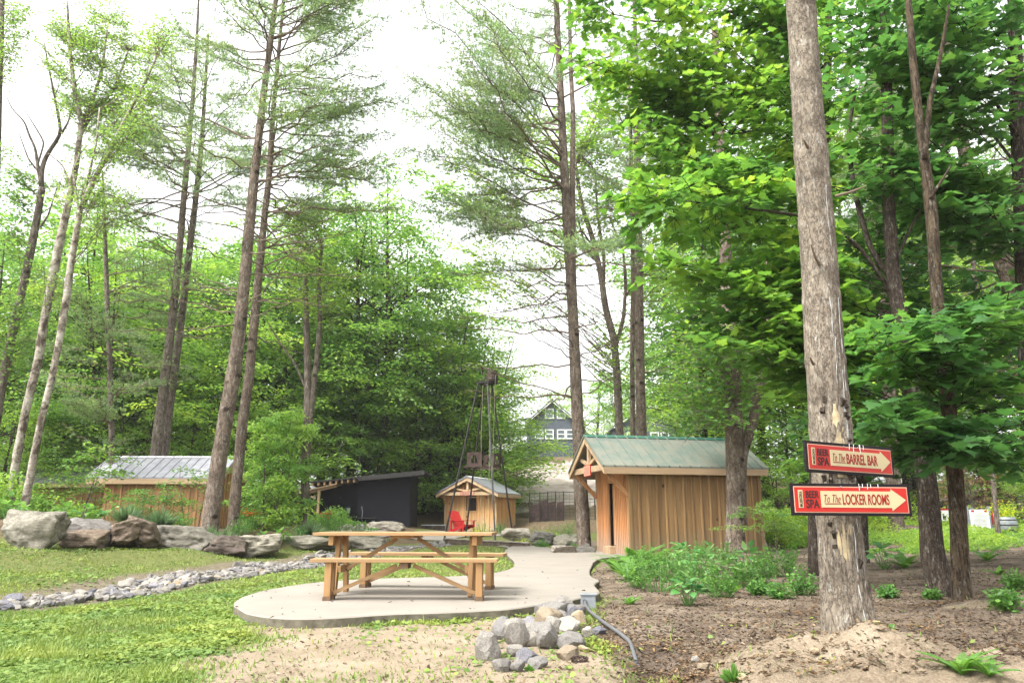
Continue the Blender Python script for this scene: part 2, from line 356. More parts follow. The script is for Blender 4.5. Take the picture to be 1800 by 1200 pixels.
def sdpoly(x, y, poly):                                   # signed distance, negative inside
    poly = np.asarray(poly, float)[:, :2]; n = len(poly); d = np.full(np.shape(x), 1e9); ins = np.zeros(np.shape(x), bool)
    for i in range(n):
        a, b = poly[i], poly[(i+1) % n]; e = b-a; wx, wy = x-a[0], y-a[1]
        t = np.clip((wx*e[0]+wy*e[1])/(e@e+1e-12), 0, 1); d = np.minimum(d, np.hypot(wx-e[0]*t, wy-e[1]*t))
        c = ((a[1] <= y) & (b[1] > y)) | ((b[1] <= y) & (a[1] > y))
        xx = a[0]+(y-a[1])/(b[1]-a[1]+1e-12)*e[0]; ins ^= c & (x < xx)
    return np.where(ins, -d, d)
def sdline(x, y, line):
    d = np.full(np.shape(x), 1e9)
    for a, b in zip(line[:-1], line[1:]):
        a, b = np.asarray(a[:2], float), np.asarray(b[:2], float); e = b-a; wx, wy = x-a[0], y-a[1]
        t = np.clip((wx*e[0]+wy*e[1])/(e@e), 0, 1); d = np.minimum(d, np.hypot(wx-e[0]*t, wy-e[1]*t))
    return d
def sstep(a, b, x): t = np.clip((x-a)/(b-a), 0, 1); return t*t*(3-2*t)
SLAB_PX = [(410,1058),(416,1066),(432,1077),(470,1084),(520,1087),(600,1084),(690,1077.5),(780,1075.5),(850,1072),(900,1069),(960,1060),(1005,1054),(1040,1046),(1057,1041),(1049,1032),(1044,1026),(1056,1020),(1045,1015),(1037,1010),(1036,1002),(1040,995),(1044,985),(1062,979),(1100,977),(1098,969),(1046,966),(1000,969),(972,967),(968,961),(940,958.5),(905,958),(892,962),(886,969),(893,977),(906,986),(902,997),(880,1004),(850,1009),(780,1013),(700,1015),(640,1017),(560,1022),(500,1030),(450,1040),(420,1050)]
SLAB = np.array([Gz(a, b, .09) for a, b in SLAB_PX])
SWALE = [(-9.5,6.9),(-7,8.7),(-6.05,9.6),(-5.6,11),(-5.2,14.2),(-4.45,17.3),(-4.0,21.8),(-2.6,26.5),(-1.3,29.5)]
SWR = .62
def mound(x, y):
    g = lambda cx, cy, sx, sy, h: h*np.exp(-((x-cx)/sx)**2-((y-cy)/sy)**2)
    m = g(2.25, 5.0, .85, .75, .23)+g(1.45, 4.75, .45, .38, .07)+g(2.9, 4.5, .6, .5, .07)+g(1.75, 5.1, .3, .3, .03)
    m = m*(1+.42*fbm(x*2.6, y*2.6, 1.0, 4))
    d = -.13*np.exp(-(sdline(x, y, [(.75, 5.0), (.95, 5.45), (1.1, 5.9)])/.17)**2)
    m2 = g(5.3, 8.0, .9, .5, .16)+g(12.6, 25.2, 2.2, 1.2, .35)+g(5.2, 18.2, .8, .6, .08)+g(4.0, 7.0, .6, .4, .05)
    return m+d+m2
def H(x, y, detail=True):
    x = np.asarray(x, float); y = np.asarray(y, float); sh = np.broadcast(x, y).shape
    xf, yf = np.broadcast_to(x, sh).ravel(), np.broadcast_to(y, sh).ravel(); out = np.zeros(len(xf))
    for i in range(0, len(xf), 20000):
        d2 = (xf[i:i+20000, None]-CPa[:, 0])**2+(yf[i:i+20000, None]-CPa[:, 1])**2
        w = 1/(d2+.35+.0006*(yf[i:i+20000, None]**2))**1.9; out[i:i+20000] = (w*CPa[:, 2]).sum(1)/w.sum(1)
    out = out+mound(xf, yf)
    if detail: out = out+.012*fbm(xf*1.7, yf*1.7, 0, 3)+.02*fbm(xf*.5, yf*.5, 5, 2)*sstep(3, 20, yf)
    sd_ = sdpoly(xf, yf, SLAB); out = np.where(sd_ < .25, out*sstep(0, .25, sd_)+0*out, out)
    return out.reshape(sh) if sh else float(out[0])
def masks(x, y):
    n = fbm(x*.9, y*.9, 3, 5); n2 = fbm(x*3.1, y*3.1, 9, 4)
    mulch_poly = [(1.0, 2), (.85, 5.0), (.55, 6.8), (.75, 8.6), (1.15, 9.6), (1.1, 12), (1.6, 16), (2.6, 19), (2.4, 26), (5, 34), (40, 60), (120, 60), (120, -30), (1.0, -30)]
    mulch = sstep(.22, -.22, sdpoly(x, y, mulch_poly)+.14*n)
    sandp = [Gz(*q) for q in [(330,1215),(400,1130),(470,1103),(640,1100),(820,1092),(960,1078),(1000,1075)]]
    sp = [(p[0], p[1]) for p in sandp]+[(.8, 8.3), (.9, 6.8), (1.3, 5.0), (1.3, 1), (-1.6, 1)]
    sand = sstep(.35, -.30, sdpoly(x, y, sp)+.30*n+.22*n2)*(1-mulch)
    mm = mound(x, y); msand = sstep(.03, .075, mm*(y < 8)*1.0+.01*n2)
    bed = sstep(.1, -.2, sdpoly(x, y, [(-14,15.2),(-11,15),(-9.4,15.4),(-8.2,17),(-7.1,19),(-6.2,21.2),(-5.2,24.6),(-4,26.4),(-2.4,27.5),(-4,31),(-4,60),(-60,60),(-60,13)])+.2*n)
    dirt = np.exp(-((sdline(x, y, SWALE)-.55)/.55)**2)*(x < np.interp(y, [6, 8.7, 11, 14, 17, 22, 30], [-8, -6.9, -5.7, -5.3, -4.6, -4.1, -1.6]))
    dirt = np.maximum(dirt*sstep(26, 18, y), sstep(SWR+.12, SWR-.1, sdline(x, y, SWALE)))
    rock = sstep(.4, -.4, sdpoly(x, y, [(.5, 47), (1, 75), (16, 78), (16, 47)])+1.2*n)
    forest = np.maximum(bed, sstep(30, 38, y)*(1-rock))
    return mulch, sand, msand, forest, dirt, rock
def build_ground():
    u = np.linspace(-1, 1, 421); xs = 150*np.sinh(4.6*u)/math.sinh(4.6)
    v = np.linspace(-.52, 1, 430); ys = 6+290*np.sinh(4.8*v)/math.sinh(4.8)
    X, Y = np.meshgrid(xs, ys); Z = H(X, Y); n = X.shape[1]
    mu, sa, ms, fo, di, ro = [m.ravel() for m in masks(X, Y)]
    Z = Z.ravel()+(.012*mu*sstep(12, 7, Y.ravel())*fbm(X*9, Y*9, 2, 3).ravel())+ms*.014*fbm(X*11, Y*11, 4, 3).ravel()+ro*.5*fbm(X*.25, Y*.25, 4, 4).ravel()
    i, j = np.meshgrid(np.arange(Y.shape[0]-1), np.arange(n-1), indexing='ij'); a = (i*n+j).ravel()
    g = Geo(); g.add(np.stack([X.ravel(), Y.ravel(), Z], 1), np.stack([a, a+1, a+n+1, a+n], 1))
    me = g.mesh('ground', None, True)
    for nm, arr in (('m1', np.stack([mu, sa, ms, fo], 1)), ('m2', np.stack([di, ro, ro*0, ro*0], 1))):
        at = me.color_attributes.new(nm, 'FLOAT_COLOR', 'POINT'); at.data.foreach_set('color', arr.astype(np.float32).ravel())
    m, t, b = nmat('ground', .95, .1); k = NT(t)
    P = k.coord((1, 1, 1), 'Object')
    a1 = k.attr('m1'); s1 = k.new('ShaderNodeSeparateColor'); k.L.new(a1.outputs['Color'], s1.inputs[0]); al = a1.outputs['Alpha']
    a2 = k.attr('m2'); s2 = k.new('ShaderNodeSeparateColor'); k.L.new(a2.outputs['Color'], s2.inputs[0])
    f9 = k.noise(P, 9, 8, .75); f2 = k.noise(P, 2.0, 6, .65); f40 = k.noise(P, 55, 6, .75)
    def edge(mk): return k.ramp(k.math('ADD', k.math('MULTIPLY', mk, .8), k.math('MULTIPLY', f9, .4)), [(.48, 0.0), (.72, 1.0)])
    grass = k.ramp(f9, [(.3, (.075, .09, .03)), (.55, (.13, .145, .045)), (.75, (.20, .18, .09))])
    sand = k.ramp(k.math('ADD', k.math('MULTIPLY', f2, .6), k.math('MULTIPLY', f40, .4)), [(.35, (.20, .155, .105)), (.5, (.30, .24, .17)), (.65, (.38, .315, .235))])
    mulch = k.ramp(k.math('ADD', k.math('MULTIPLY', f2, .45), k.math('MULTIPLY', f40, .55)), [(.34, (.045, .034, .026)), (.46, (.135, .102, .075)), (.56, (.225, .178, .135)), (.68, (.34, .28, .22))])
    dark = k.ramp(k.noise(P, .9, 3, .6), [(.52, 0.0), (.64, .65)]); mulch = k.mix(dark, mulch, (.045, .034, .028))
    msand = k.ramp(k.math('ADD', k.math('MULTIPLY', f2, .5), k.math('MULTIPLY', f40, .5)), [(.36, (.10, .075, .05)), (.48, (.23, .18, .125)), (.62, (.36, .295, .215))])
    forest = k.ramp(f9, [(.35, (.07, .05, .03)), (.6, (.15, .11, .07)), (.75, (.10, .14, .04))])
    dirt = k.ramp(f9, [(.35, (.11, .09, .06)), (.65, (.20, .17, .12))])
    rock = k.ramp(k.noise(k.coord((.5, .5, 3)), .8, 8, .75), [(.35, (.15, .12, .095)), (.5, (.33, .28, .245)), (.65, (.44, .39, .355))])
    rock = k.mix(k.ramp(k.noise(P, .35, 6, .7), [(.55, 0.0), (.62, .8)]), rock, (.20, .24, .08))
    c = k.mix(edge(s2.outputs[0]), grass, dirt); c = k.mix(edge(al), c, forest); c = k.mix(edge(s1.outputs[1]), c, sand)
    c = k.mix(edge(s1.outputs[0]), c, mulch); c = k.mix(edge(s1.outputs[2]), c, msand); c = k.mix(edge(s2.outputs[1]), c, rock)
    k.L.new(c, b.inputs['Base Color']); k.bump(k.math('ADD', f40, f9), .8, .03, b)
    me.materials.append(m); o = obj('ground', me, None); tag(o, kind='structure')
build_ground()
def on(x, y, dz=0.0): return np.array((x, y, H(x, y)+dz))
def Gt(px, py):                                          # pixel -> point on the terrain
    z = 0.0
    for _ in range(12):
        p = Gz(px, py, z) if z < CH-.02 else W(px, py, 20); z = .5*z+.5*float(H(p[0], p[1])) 
    return np.array((p[0], p[1], z))
# slab
def smooth_poly(P, k=2):
    P = np.asarray(P, float)
    for _ in range(k):
        Q = np.empty((2*len(P), P.shape[1])); N = np.roll(P, -1, 0); Q[0::2] = .75*P+.25*N; Q[1::2] = .25*P+.75*N; P = Q
    return P
def build_slab():
    P = smooth_poly(SLAB[:, :2], 2); P = P+.012*np.stack([fbm(P[:, 0]*5, P[:, 1]*5, 1, 3), fbm(P[:, 0]*5, P[:, 1]*5, 8, 3)], 1)
    n = len(P); g = Geo()
    area = sum(P[i, 0]*P[(i+1) % n, 1]-P[(i+1) % n, 0]*P[i, 1] for i in range(n))
    if area < 0: P = P[::-1]
    C = P.mean(0)
    ins = P-.012*unit(np.stack([np.roll(P, -1, 0)[:, 1]-np.roll(P, 1, 0)[:, 1], -(np.roll(P, -1, 0)[:, 0]-np.roll(P, 1, 0)[:, 0])], 1))
    v = np.r_[np.c_[P, np.full(n, -.12)], np.c_[P, np.full(n, .078)], np.c_[ins, np.full(n, .09)]]
    f = [[i, (i+1) % n, n+(i+1) % n, n+i] for i in range(n)]+[[n+i, n+(i+1) % n, 2*n+(i+1) % n, 2*n+i] for i in range(n)]
    g.add(v, f); g.f.append(np.array([list(range(2*n, 3*n))])); g.r.append(np.array([.5]))
    me = g.mesh('path', M['concrete']); me.materials.append(M['concrete_edge'])
    me.polygons.foreach_set('material_index', np.r_[np.ones(n, np.int32), np.zeros(n+1, np.int32)])
    tag(obj('path', me, None), kind='structure')
build_slab()
# pale walk further back, in front of the far cabins
def strip(name, line, w, dz, mat):
    L = smooth_path(np.array([(*q, 0) for q in line]), 40)[:, :2]; T = unit(np.gradient(L, axis=0)); N = np.stack([-T[:, 1], T[:, 0]], 1)
    g = Geo(); v = []
    for s_ in np.linspace(-1, 1, 7):
        q = L+N*w/2*s_*(1+.15*vnoise(L[:, 0]*.7, L[:, 1]*.7, s_*2)[:, None]); v.append(np.c_[q, H(q[:, 0], q[:, 1])+dz])
    v = np.array(v); m, n = v.shape[:2]; i, j = np.meshgrid(np.arange(m-1), np.arange(n-1), indexing='ij'); a = (i*n+j).ravel()
    g.add(v.reshape(-1, 3), np.stack([a, a+n, a+n+1, a+1], 1)); o = obj(name, g, mat, smooth=True); tag(o, kind='structure'); return o
strip('path', [(-6.2, 26.6), (-4.5, 28.8), (-3, 31), (-1.8, 32.6), (0, 33.2)], 2.3, .03, M['concrete'])
strip('path', [(0.0, 25.6), (.6, 27.6), (1.6, 29.5), (2.4, 32)], 1.1, .03, M['concrete'])

# grass blades: stuff
def scatter(n, pymin=958, pymax=1235, y0=3.5, ymax=30, xlim=None):
    out = []
    px = rng.uniform(-150, 1950, n); py = 911+(1235-911)*rng.power(1.5, n)
    py = np.clip(py, 914, 1250); dx = (px-900)/F; cy = (600-py)/F
    t = -CH/(sP+cy*cP); x = dx*t; y = (cP-cy*sP)*t; k = (y < ymax) & (y > y0); x, y = x[k], y[k]
    return x, y
def build_grass():
    x, y = scatter(520000, ymax=27); mu, sa, ms, fo, di, ro = masks(x, y)
    sd_ = sdpoly(x, y, SLAB); pr = (1-mu)*(1-fo)*(1-.95*sa)*(1-ms)*(1-.88*np.clip(di*1.3, 0, 1))*(sd_ > .01)
    pr = np.clip(pr+.003*mu, 0, 1)*(sd_ > .01)
    pr = pr*np.where(sa > .3, .6, 1)*(.55+.45*sstep(-.5, .4, fbm(x*1.3, y*1.3, 2, 3)))
    k = rng.random(len(x)) < pr; x, y, sa = x[k], y[k], sa[k]; n = len(x); z = H(x, y)
    clump = fbm(x*2.2, y*2.2, 4, 4); clover = fbm(x*1.1+40, y*1.1, 4, 3)+rng.normal(0, .35, n) > .35
    h = rng.uniform(.012, .036, n)*(1+.5*clump)*np.where(rng.random(n) < .03, 1.8, 1)*(1+.02*y); w = rng.uniform(.003, .006, n)*(1+.09*y)
    az = rng.uniform(0, 2*math.pi, n); d = np.stack([np.cos(az), np.sin(az), np.zeros(n)], 1); lean = rng.uniform(.2, 1.1, n)
    up = np.stack([-np.sin(az)*lean, np.cos(az)*lean, np.ones(n)], 1)
    r = np.clip(.45+.3*clump+rng.normal(0, .2, n)+.2*sstep(-5, -1, x), 0, 1)
    g = Geo(); P = np.stack([x, y, z-.004], 1); cv = clover & (rng.random(n) < .6)
    a = ~cv; g.inst([(-1, 0, 0), (1, 0, 0), (.7, 0, .6), (0, 0, 1.0)], [(0, 1, 2, 3)], P[a], (d*w[:, None])[a], d[a], (up*h[:, None])[a], r[a])
    b = cv; s_ = rng.uniform(.010, .020, n)*(1+.05*y); t1 = unit(np.stack([rng.normal(0, .35, n), rng.normal(0, .35, n), np.ones(n)], 1)); e1 = unit(np.cross(t1, d)); e2 = np.cross(t1, e1)
    P2 = P+np.stack([0*x, 0*x, h*.7], 1)
    g.inst([(0, -1, 0), (.9, -.4, .2), (.5, .9, 0), (-.5, .9, .1), (-.9, -.4, .1)], [(0, 1, 2, 3, 4)], P2[b], (e1*s_[:, None])[b], (e2*s_[:, None])[b], (t1*s_[:, None])[b], np.clip(r[b]-.03, 0, 1))
    tag(obj('grass', g, M['grass_blade']), 'short bright green lawn grass mixed with clover on both sides of the stone filled swale', 'grass', kind='stuff')
build_grass()
def build_chips():
    x, y = scatter(90000, ymax=24, y0=3.2); mu, sa, ms, fo, di, ro = masks(x, y); pr = np.clip(mu*(1-.75*ms)+.03*sa+.03, 0, 1); on_slab = sdpoly(x, y, SLAB) < .02; pr = np.where(on_slab, .012, pr)
    k = rng.random(len(x)) < pr; x, y, on_slab = x[k], y[k], on_slab[k]; n = len(x); z = np.where(on_slab, .094, H(x, y)+.008)
    az = rng.uniform(0, 6.28, n); d = np.stack([np.cos(az), np.sin(az), rng.normal(0, .25, n)], 1); e = unit(np.stack([-np.sin(az), np.cos(az), rng.normal(0, .4, n)], 1)); nn = np.cross(d, e)
    l = rng.uniform(.006, .02, n)*(1+.03*y); w = l*rng.uniform(.15, .5, n)
    g = Geo(); g.inst([(-1, -1, 0), (1, -.8, .1), (.9, 1, 0), (-.9, .8, .15)], [(0, 1, 2, 3)], np.stack([x, y, z], 1), d*l[:, None], e*w[:, None], nn*l[:, None], np.clip(rng.beta(1.6, 2.2, n), 0, 1))
    tag(obj('wood_chips', g, M['chip']), 'brown wood chips and needle litter spread over the bare earth on the right', 'wood chips', kind='stuff')
build_chips()

# ---------------------------------------------------------------- rocks
def rock_mesh(seed, mat, sub=3, planes=16, flat=1.0, noise=.05):
    r = np.random.default_rng(seed); import bmesh
    bm = bmesh.new(); bmesh.ops.create_icosphere(bm, subdivisions=sub, radius=1); bm.verts.ensure_lookup_table()
    v = np.array([tuple(q.co) for q in bm.verts]); N = unit(r.normal(0, 1, (planes, 3))); D = r.uniform(.62, 1.0, planes)
    N = np.r_[N, np.eye(3), -np.eye(3)]; D = np.r_[D, np.full(6, .85)]
    dt = v@N.T; rad = np.where(dt > .05, D/np.maximum(dt, .05), 9).min(1); v = v*rad[:, None]
    v = v*(1+noise*fbm(v[:, 0]*2.5+seed, v[:, 1]*2.5, v[:, 2]*2.5, 4))[:, None]
    for q, c in zip(bm.verts, v): q.co = c
    me = bpy.data.meshes.new('rock'); bm.to_mesh(me); bm.free(); me.materials.append(mat)
    me.polygons.foreach_set('use_smooth', np.full(len(me.polygons), sub > 3)); return me
def put(name, me, loc, scale, rot, label, cat, group=None):
    o = bpy.data.objects.new(name, me); COL.objects.link(o); o.location = tuple(loc); o.scale = tuple(scale); o.rotation_euler = tuple(rot)
    return tag(o, label, cat, group)
ROCKS = [rock_mesh(20+i, M['stone'], 3) for i in range(7)]; ROCKD = [rock_mesh(40+i, M['stone_dark'], 3) for i in range(2)]; ROCKT = [rock_mesh(50+i, M['stone_tan'], 3) for i in range(2)]
def build_swale():
    L = smooth_path(np.array([(*q, 0) for q in SWALE]), 400)[:, :2]; n = 3600
    i = rng.integers(0, 399, n); off = rng.uniform(-1, 1, n); T = unit(np.gradient(L, axis=0)); N = np.stack([-T[:, 1], T[:, 0]], 1)
    P = L[i]+N[i]*(off*SWR*(.85+.3*vnoise(L[i, 0], L[i, 1])))[:, None]; k = (P[:, 1] > 6) & (P[:, 1] < 30) ; P = P[k]
    s = rng.uniform(.025, .075, len(P))*np.where(rng.random(len(P)) < .05, 1.6, 1); z = H(P[:, 0], P[:, 1])
    show = s/P[:, 1]+(abs(P[:, 0]/P[:, 1]) > .72)*-9; order = np.argsort(-show)
    for q in order[:300]:
        src = ROCKS[rng.integers(7)] if rng.random() < .8 else (ROCKD[rng.integers(2)] if rng.random() < .6 else ROCKT[rng.integers(2)])
        sz = s[q]
        put('swale_stone', src, (P[q, 0], P[q, 1], z[q]+sz*.30+.01), (sz*rng.uniform(1, 1.6), sz*rng.uniform(.8, 1.2), sz*rng.uniform(.45, .8)), (rng.normal(0, .3), rng.normal(0, .3), rng.uniform(0, 6.28)),
            'broken grey stone lying in the stone filled swale across the lawn', 'stone', 'stones filling the drainage swale')
    small = rock_mesh(77, M['stone'], 2, 10, 1, .08); vv = np.array([tuple(a.co) for a in small.vertices]); ff = np.array([tuple(p.vertices) for p in small.polygons])
    g = Geo(); o_ = order[300:]; n = len(o_); az = rng.uniform(0, 6.28, n); X = np.stack([np.cos(az), np.sin(az), rng.normal(0, .3, n)], 1); Z = unit(np.stack([rng.normal(0, .3, n), rng.normal(0, .3, n), np.ones(n)], 1)); Y = np.cross(Z, X)
    ss = s[o_][:, None]; g.inst(vv, ff, np.c_[P[o_], z[o_]+.01], X*ss*1.2, Y*ss, Z*ss*.6, rng.random(n))
    tag(obj('gravel', g, M['stone']), 'small broken grey stones packed between the larger ones in the swale', 'gravel', kind='stuff')
build_swale()
def boulder(px0, px1, pytop, pybot, Y, seed, mat, label, depth=None, rot=(0, 0, 0), planes=14, dz=0, cat='boulder', grp='boulders edging the planting bed'):
    a = W(px0, pybot, Y); b = W(px1, pybot, Y); w = (b[0]-a[0])/2; t = W(px0, pytop, Y)[2]; zb = W(px0, pybot, Y)[2]
    h = (t-zb)/2+.06; cx = (a[0]+b[0])/2; me = rock_mesh(seed, mat, 5, planes, 1, .11)
    return put('boulder', me, (cx, Y+w*.4, (t+zb)/2-.05+dz), (w*1.14, depth or w*.8, h*.98), rot, label, cat, grp)
boulder(-10, 90, 893, 962, 14.4, 5, M['boulder'], 'big flat topped olive grey boulder at the far left end of the row', None, (0, .03, .15), 7)
boulder(92, 178, 909, 952, 15.6, 8, M['boulder_tan'], 'slanting tan and grey slab boulder right of the big flat topped one', .8, (.1, .12, .2), 9)
boulder(108, 176, 926, 958, 15.2, 9, M['boulder_dark'], 'low rounded dark brown boulder lying in front of the slanting tan slab', .35, (0, .1, 0), 14)
boulder(176, 240, 915, 955, 16.2, 15, M['boulder_dark'], 'rough brown boulder left of the darkest one in the row', .6, (0, -.3, .3), 14)
boulder(212, 280, 912, 952, 16.5, 12, M['boulder_dark'], 'dark rugged boulder with a pale streak, fourth large one from the left', .6, (0, .3, .3), 11)
boulder(278, 372, 922, 967, 17.4, 13, M['boulder'], 'long layered grey boulder directly below the lavender clumps', .7, (0, .08, -.1), 9)
boulder(355, 425, 938, 974, 17.6, 14, M['boulder_dark'], 'dark cracked boulder between two long grey ones below the leaning pine', .6, (0, .1, .3), 12)
boulder(408, 485, 938, 972, 18.4, 16, M['boulder'], 'blocky grey boulder just right of the dark cracked one', .7, (0, -.05, .2), 9)
boulder(487, 585, 939, 964, 21.5, 17, M['boulder'], 'low pale grey boulder behind the left end of the picnic table', .8, (0, 0, .1), 10)
boulder(570, 612, 941, 962, 22.6, 18, M['boulder'], 'small grey boulder seen between the table legs', .5, (0, 0, .4), 12)
boulder(600, 672, 942, 967, 23.2, 19, M['boulder'], 'layered grey boulder at the right end of the row behind the table', .6, (0, .06, -.1), 10)
boulder(620, 641, 920, 936, 27, 21, M['stone'], 'small upright bluish boulder in the bed before the black shed', .3)
boulder(638, 708, 915, 936, 28, 22, M['boulder_tan'], 'smooth tan boulder in front of the black shed wall', .6)
boulder(594, 622, 920, 934, 28, 23, M['boulder_tan'], 'tan boulder half hidden by bushes left of the bluish one', .5)
boulder(882, 932, 927, 946, 27.5, 24, M['boulder_tan'], 'pinkish flat boulder beside the tower leg and the far cabin', .6, (0, 0, .1), 9, 0, 'boulder', 'rocks beside the far path')
boulder(938, 985, 933, 953, 26.5, 25, M['boulder'], 'grey ridged boulder left of the central pine', .6, (0, .1, .3), 10, 0, 'boulder', 'rocks beside the far path')
boulder(974, 1012, 940, 958, 24.5, 26, M['boulder'], 'angular grey boulder leaning at the foot of the central pine', .5, (0, -.2, .3), 10, 0, 'boulder', 'rocks beside the far path')
boulder(966, 1012, 958, 972, 21.5, 27, M['boulder_tan'], 'low flat rock at the corner where the path meets the cabin', .4, (0, 0, .1), 10, 0, 'boulder', 'rocks beside the far path')
boulder(1014, 1042, 957, 971, 21.6, 28, M['boulder'], 'small grey rock tucked between the pine and the cabin corner', .3, (0, -.3, .3), 10, 0, 'boulder', 'rocks beside the far path')
# foreground stone pile
PILE = [(858,1155,40,48,'blocky grey rock at the left end of the foreground pile',0),(905,1140,42,50,'rounded grey rock second from the left in the pile',0),(885,1128,40,40,'pale angular rock behind the two leftmost pile rocks',0),
 (882,1182,28,22,'small pointed grey rock at the front left of the pile',0),(908,1182,20,24,'small upright grey rock at the very front of the pile',0),(925,1160,38,26,'dark topped grey rock with a sprig growing before it',2),(945,1172,32,18,'flat pale grey rock low at the front of the pile',0),
 (962,1142,34,42,'tall pale rock wedged in the middle front of the pile',0),(998,1156,36,24,'tan rounded rock at the front right of the pile',1),(1003,1140,52,30,'wide mossy grey rock at the right foot of the pile',0),(967,1112,46,36,'large pale tan rock in the centre of the pile',1),
 (925,1122,44,24,'long grey rock lying sideways above the front rocks',0),(1002,1114,26,24,'pale rock just right of the large central one',0),(972,1082,38,28,'big grey rock high in the middle of the pile',0),(992,1062,34,24,'flat grey rock on top of the pile',0),
 (1008,1080,26,24,'mid grey rock right of the topmost one',0),(1012,1098,28,26,'dark veined rock in the upper right of the pile',2),(1018,1072,22,20,'rounded grey rock near the electrical box',0),(955,1078,24,26,'greenish grey rock on the left shoulder of the pile',0),
 (946,1074,14,14,'small grey rock against the slab edge',0),(1035,1126,20,18,'pale rock lying right of the pile',0),(1052,1122,30,14,'flat dark grey rock separate on the right of the pile',2),(905,1112,22,14,'thin pale shard between the left and centre rocks',0),
 (935,1108,30,18,'dark wedge rock beside the large central one',2),(1030,1146,26,9,'flat pale stone right of the tan rounded rock',1),(1018,1106,20,26,'tan upright rock on the right side of the pile',1),(985,1096,26,22,'grey rock squeezed between central and top rocks',0)]
for i, (px, py, w, h, lab, k) in enumerate(PILE):
    back = sstep(1190, 1060, py); base_py = py+h*.5
    Y = 5.35+3.0*back; p = W(px, py, Y)
    Ysl = 8.3
    s_ = pxr(w/2, px, py, Y)*1.34; hh = pxr(h/2, px, py, Y)*1.36
    p[2] = max(p[2], H(p[0], p[1])+hh*.5)
    put('pile_rock', (ROCKS[i % 7], ROCKT[i % 2], ROCKD[i % 2])[k] if i not in (10, 13) else rock_mesh(90+i, M['stone_tan' if k else 'stone'], 4, 12), p, (s_, s_*.9, hh), (rng.normal(0, .25), rng.normal(0, .25), rng.uniform(0, 6.28)), lab, 'rock', 'rocks heaped beside the concrete slab')
core = [(905,1165,30),(935,1150,40),(975,1128,44),(950,1135,40),(1000,1130,40),(990,1088,34),(972,1100,34),(1005,1092,30),(930,1135,30),(1000,1070,24),(985,1120,34),(960,1090,30),(1015,1115,30),(915,1150,34),(980,1150,30)]
for i, (px, py, w) in enumerate(core):
    Y = 5.6+3.0*sstep(1190, 1060, py); p = W(px, py+6, Y+.12); s_ = pxr(w/2, px, py, Y)*1.2; p[2] = H(p[0], p[1])+s_*.35
    put('pile_rock', ROCKS[(i+3) % 7], p, (s_, s_, s_*.8), (rng.normal(0, .3), 0, rng.uniform(0, 6.28)), 'grey rock half buried under the others in the foreground rock pile', 'rock', 'rocks buried inside the pile')
for px, py, w, h, lab, m in [(1238,1172,13,9,'pale rounded stone resting on the sandy mound','stone_tan'),(1222,1158,9,9,'small brown stone beside the pale one on the mound','stone'),(1306,1190,12,8,'round pale pebble near the bottom edge of the mound','stone_tan'),(1432,1143,11,6,'flat pale pebble on the mound below the sign tree','stone_tan'),(1464,1138,8,5,'small whitish pebble touching the foot of the sign tree','stone_tan')]:
    p = Gt(px, py+h/2); s_ = pxr(w, px, py, p[1]); put('stone', rock_mesh(200+px, M[m], 3), p+(0, 0, s_*.4), (s_, s_*.8, pxr(h, px, py, p[1])*.9), (0, 0, px), lab, 'stone', 'loose stones on the dirt mound')
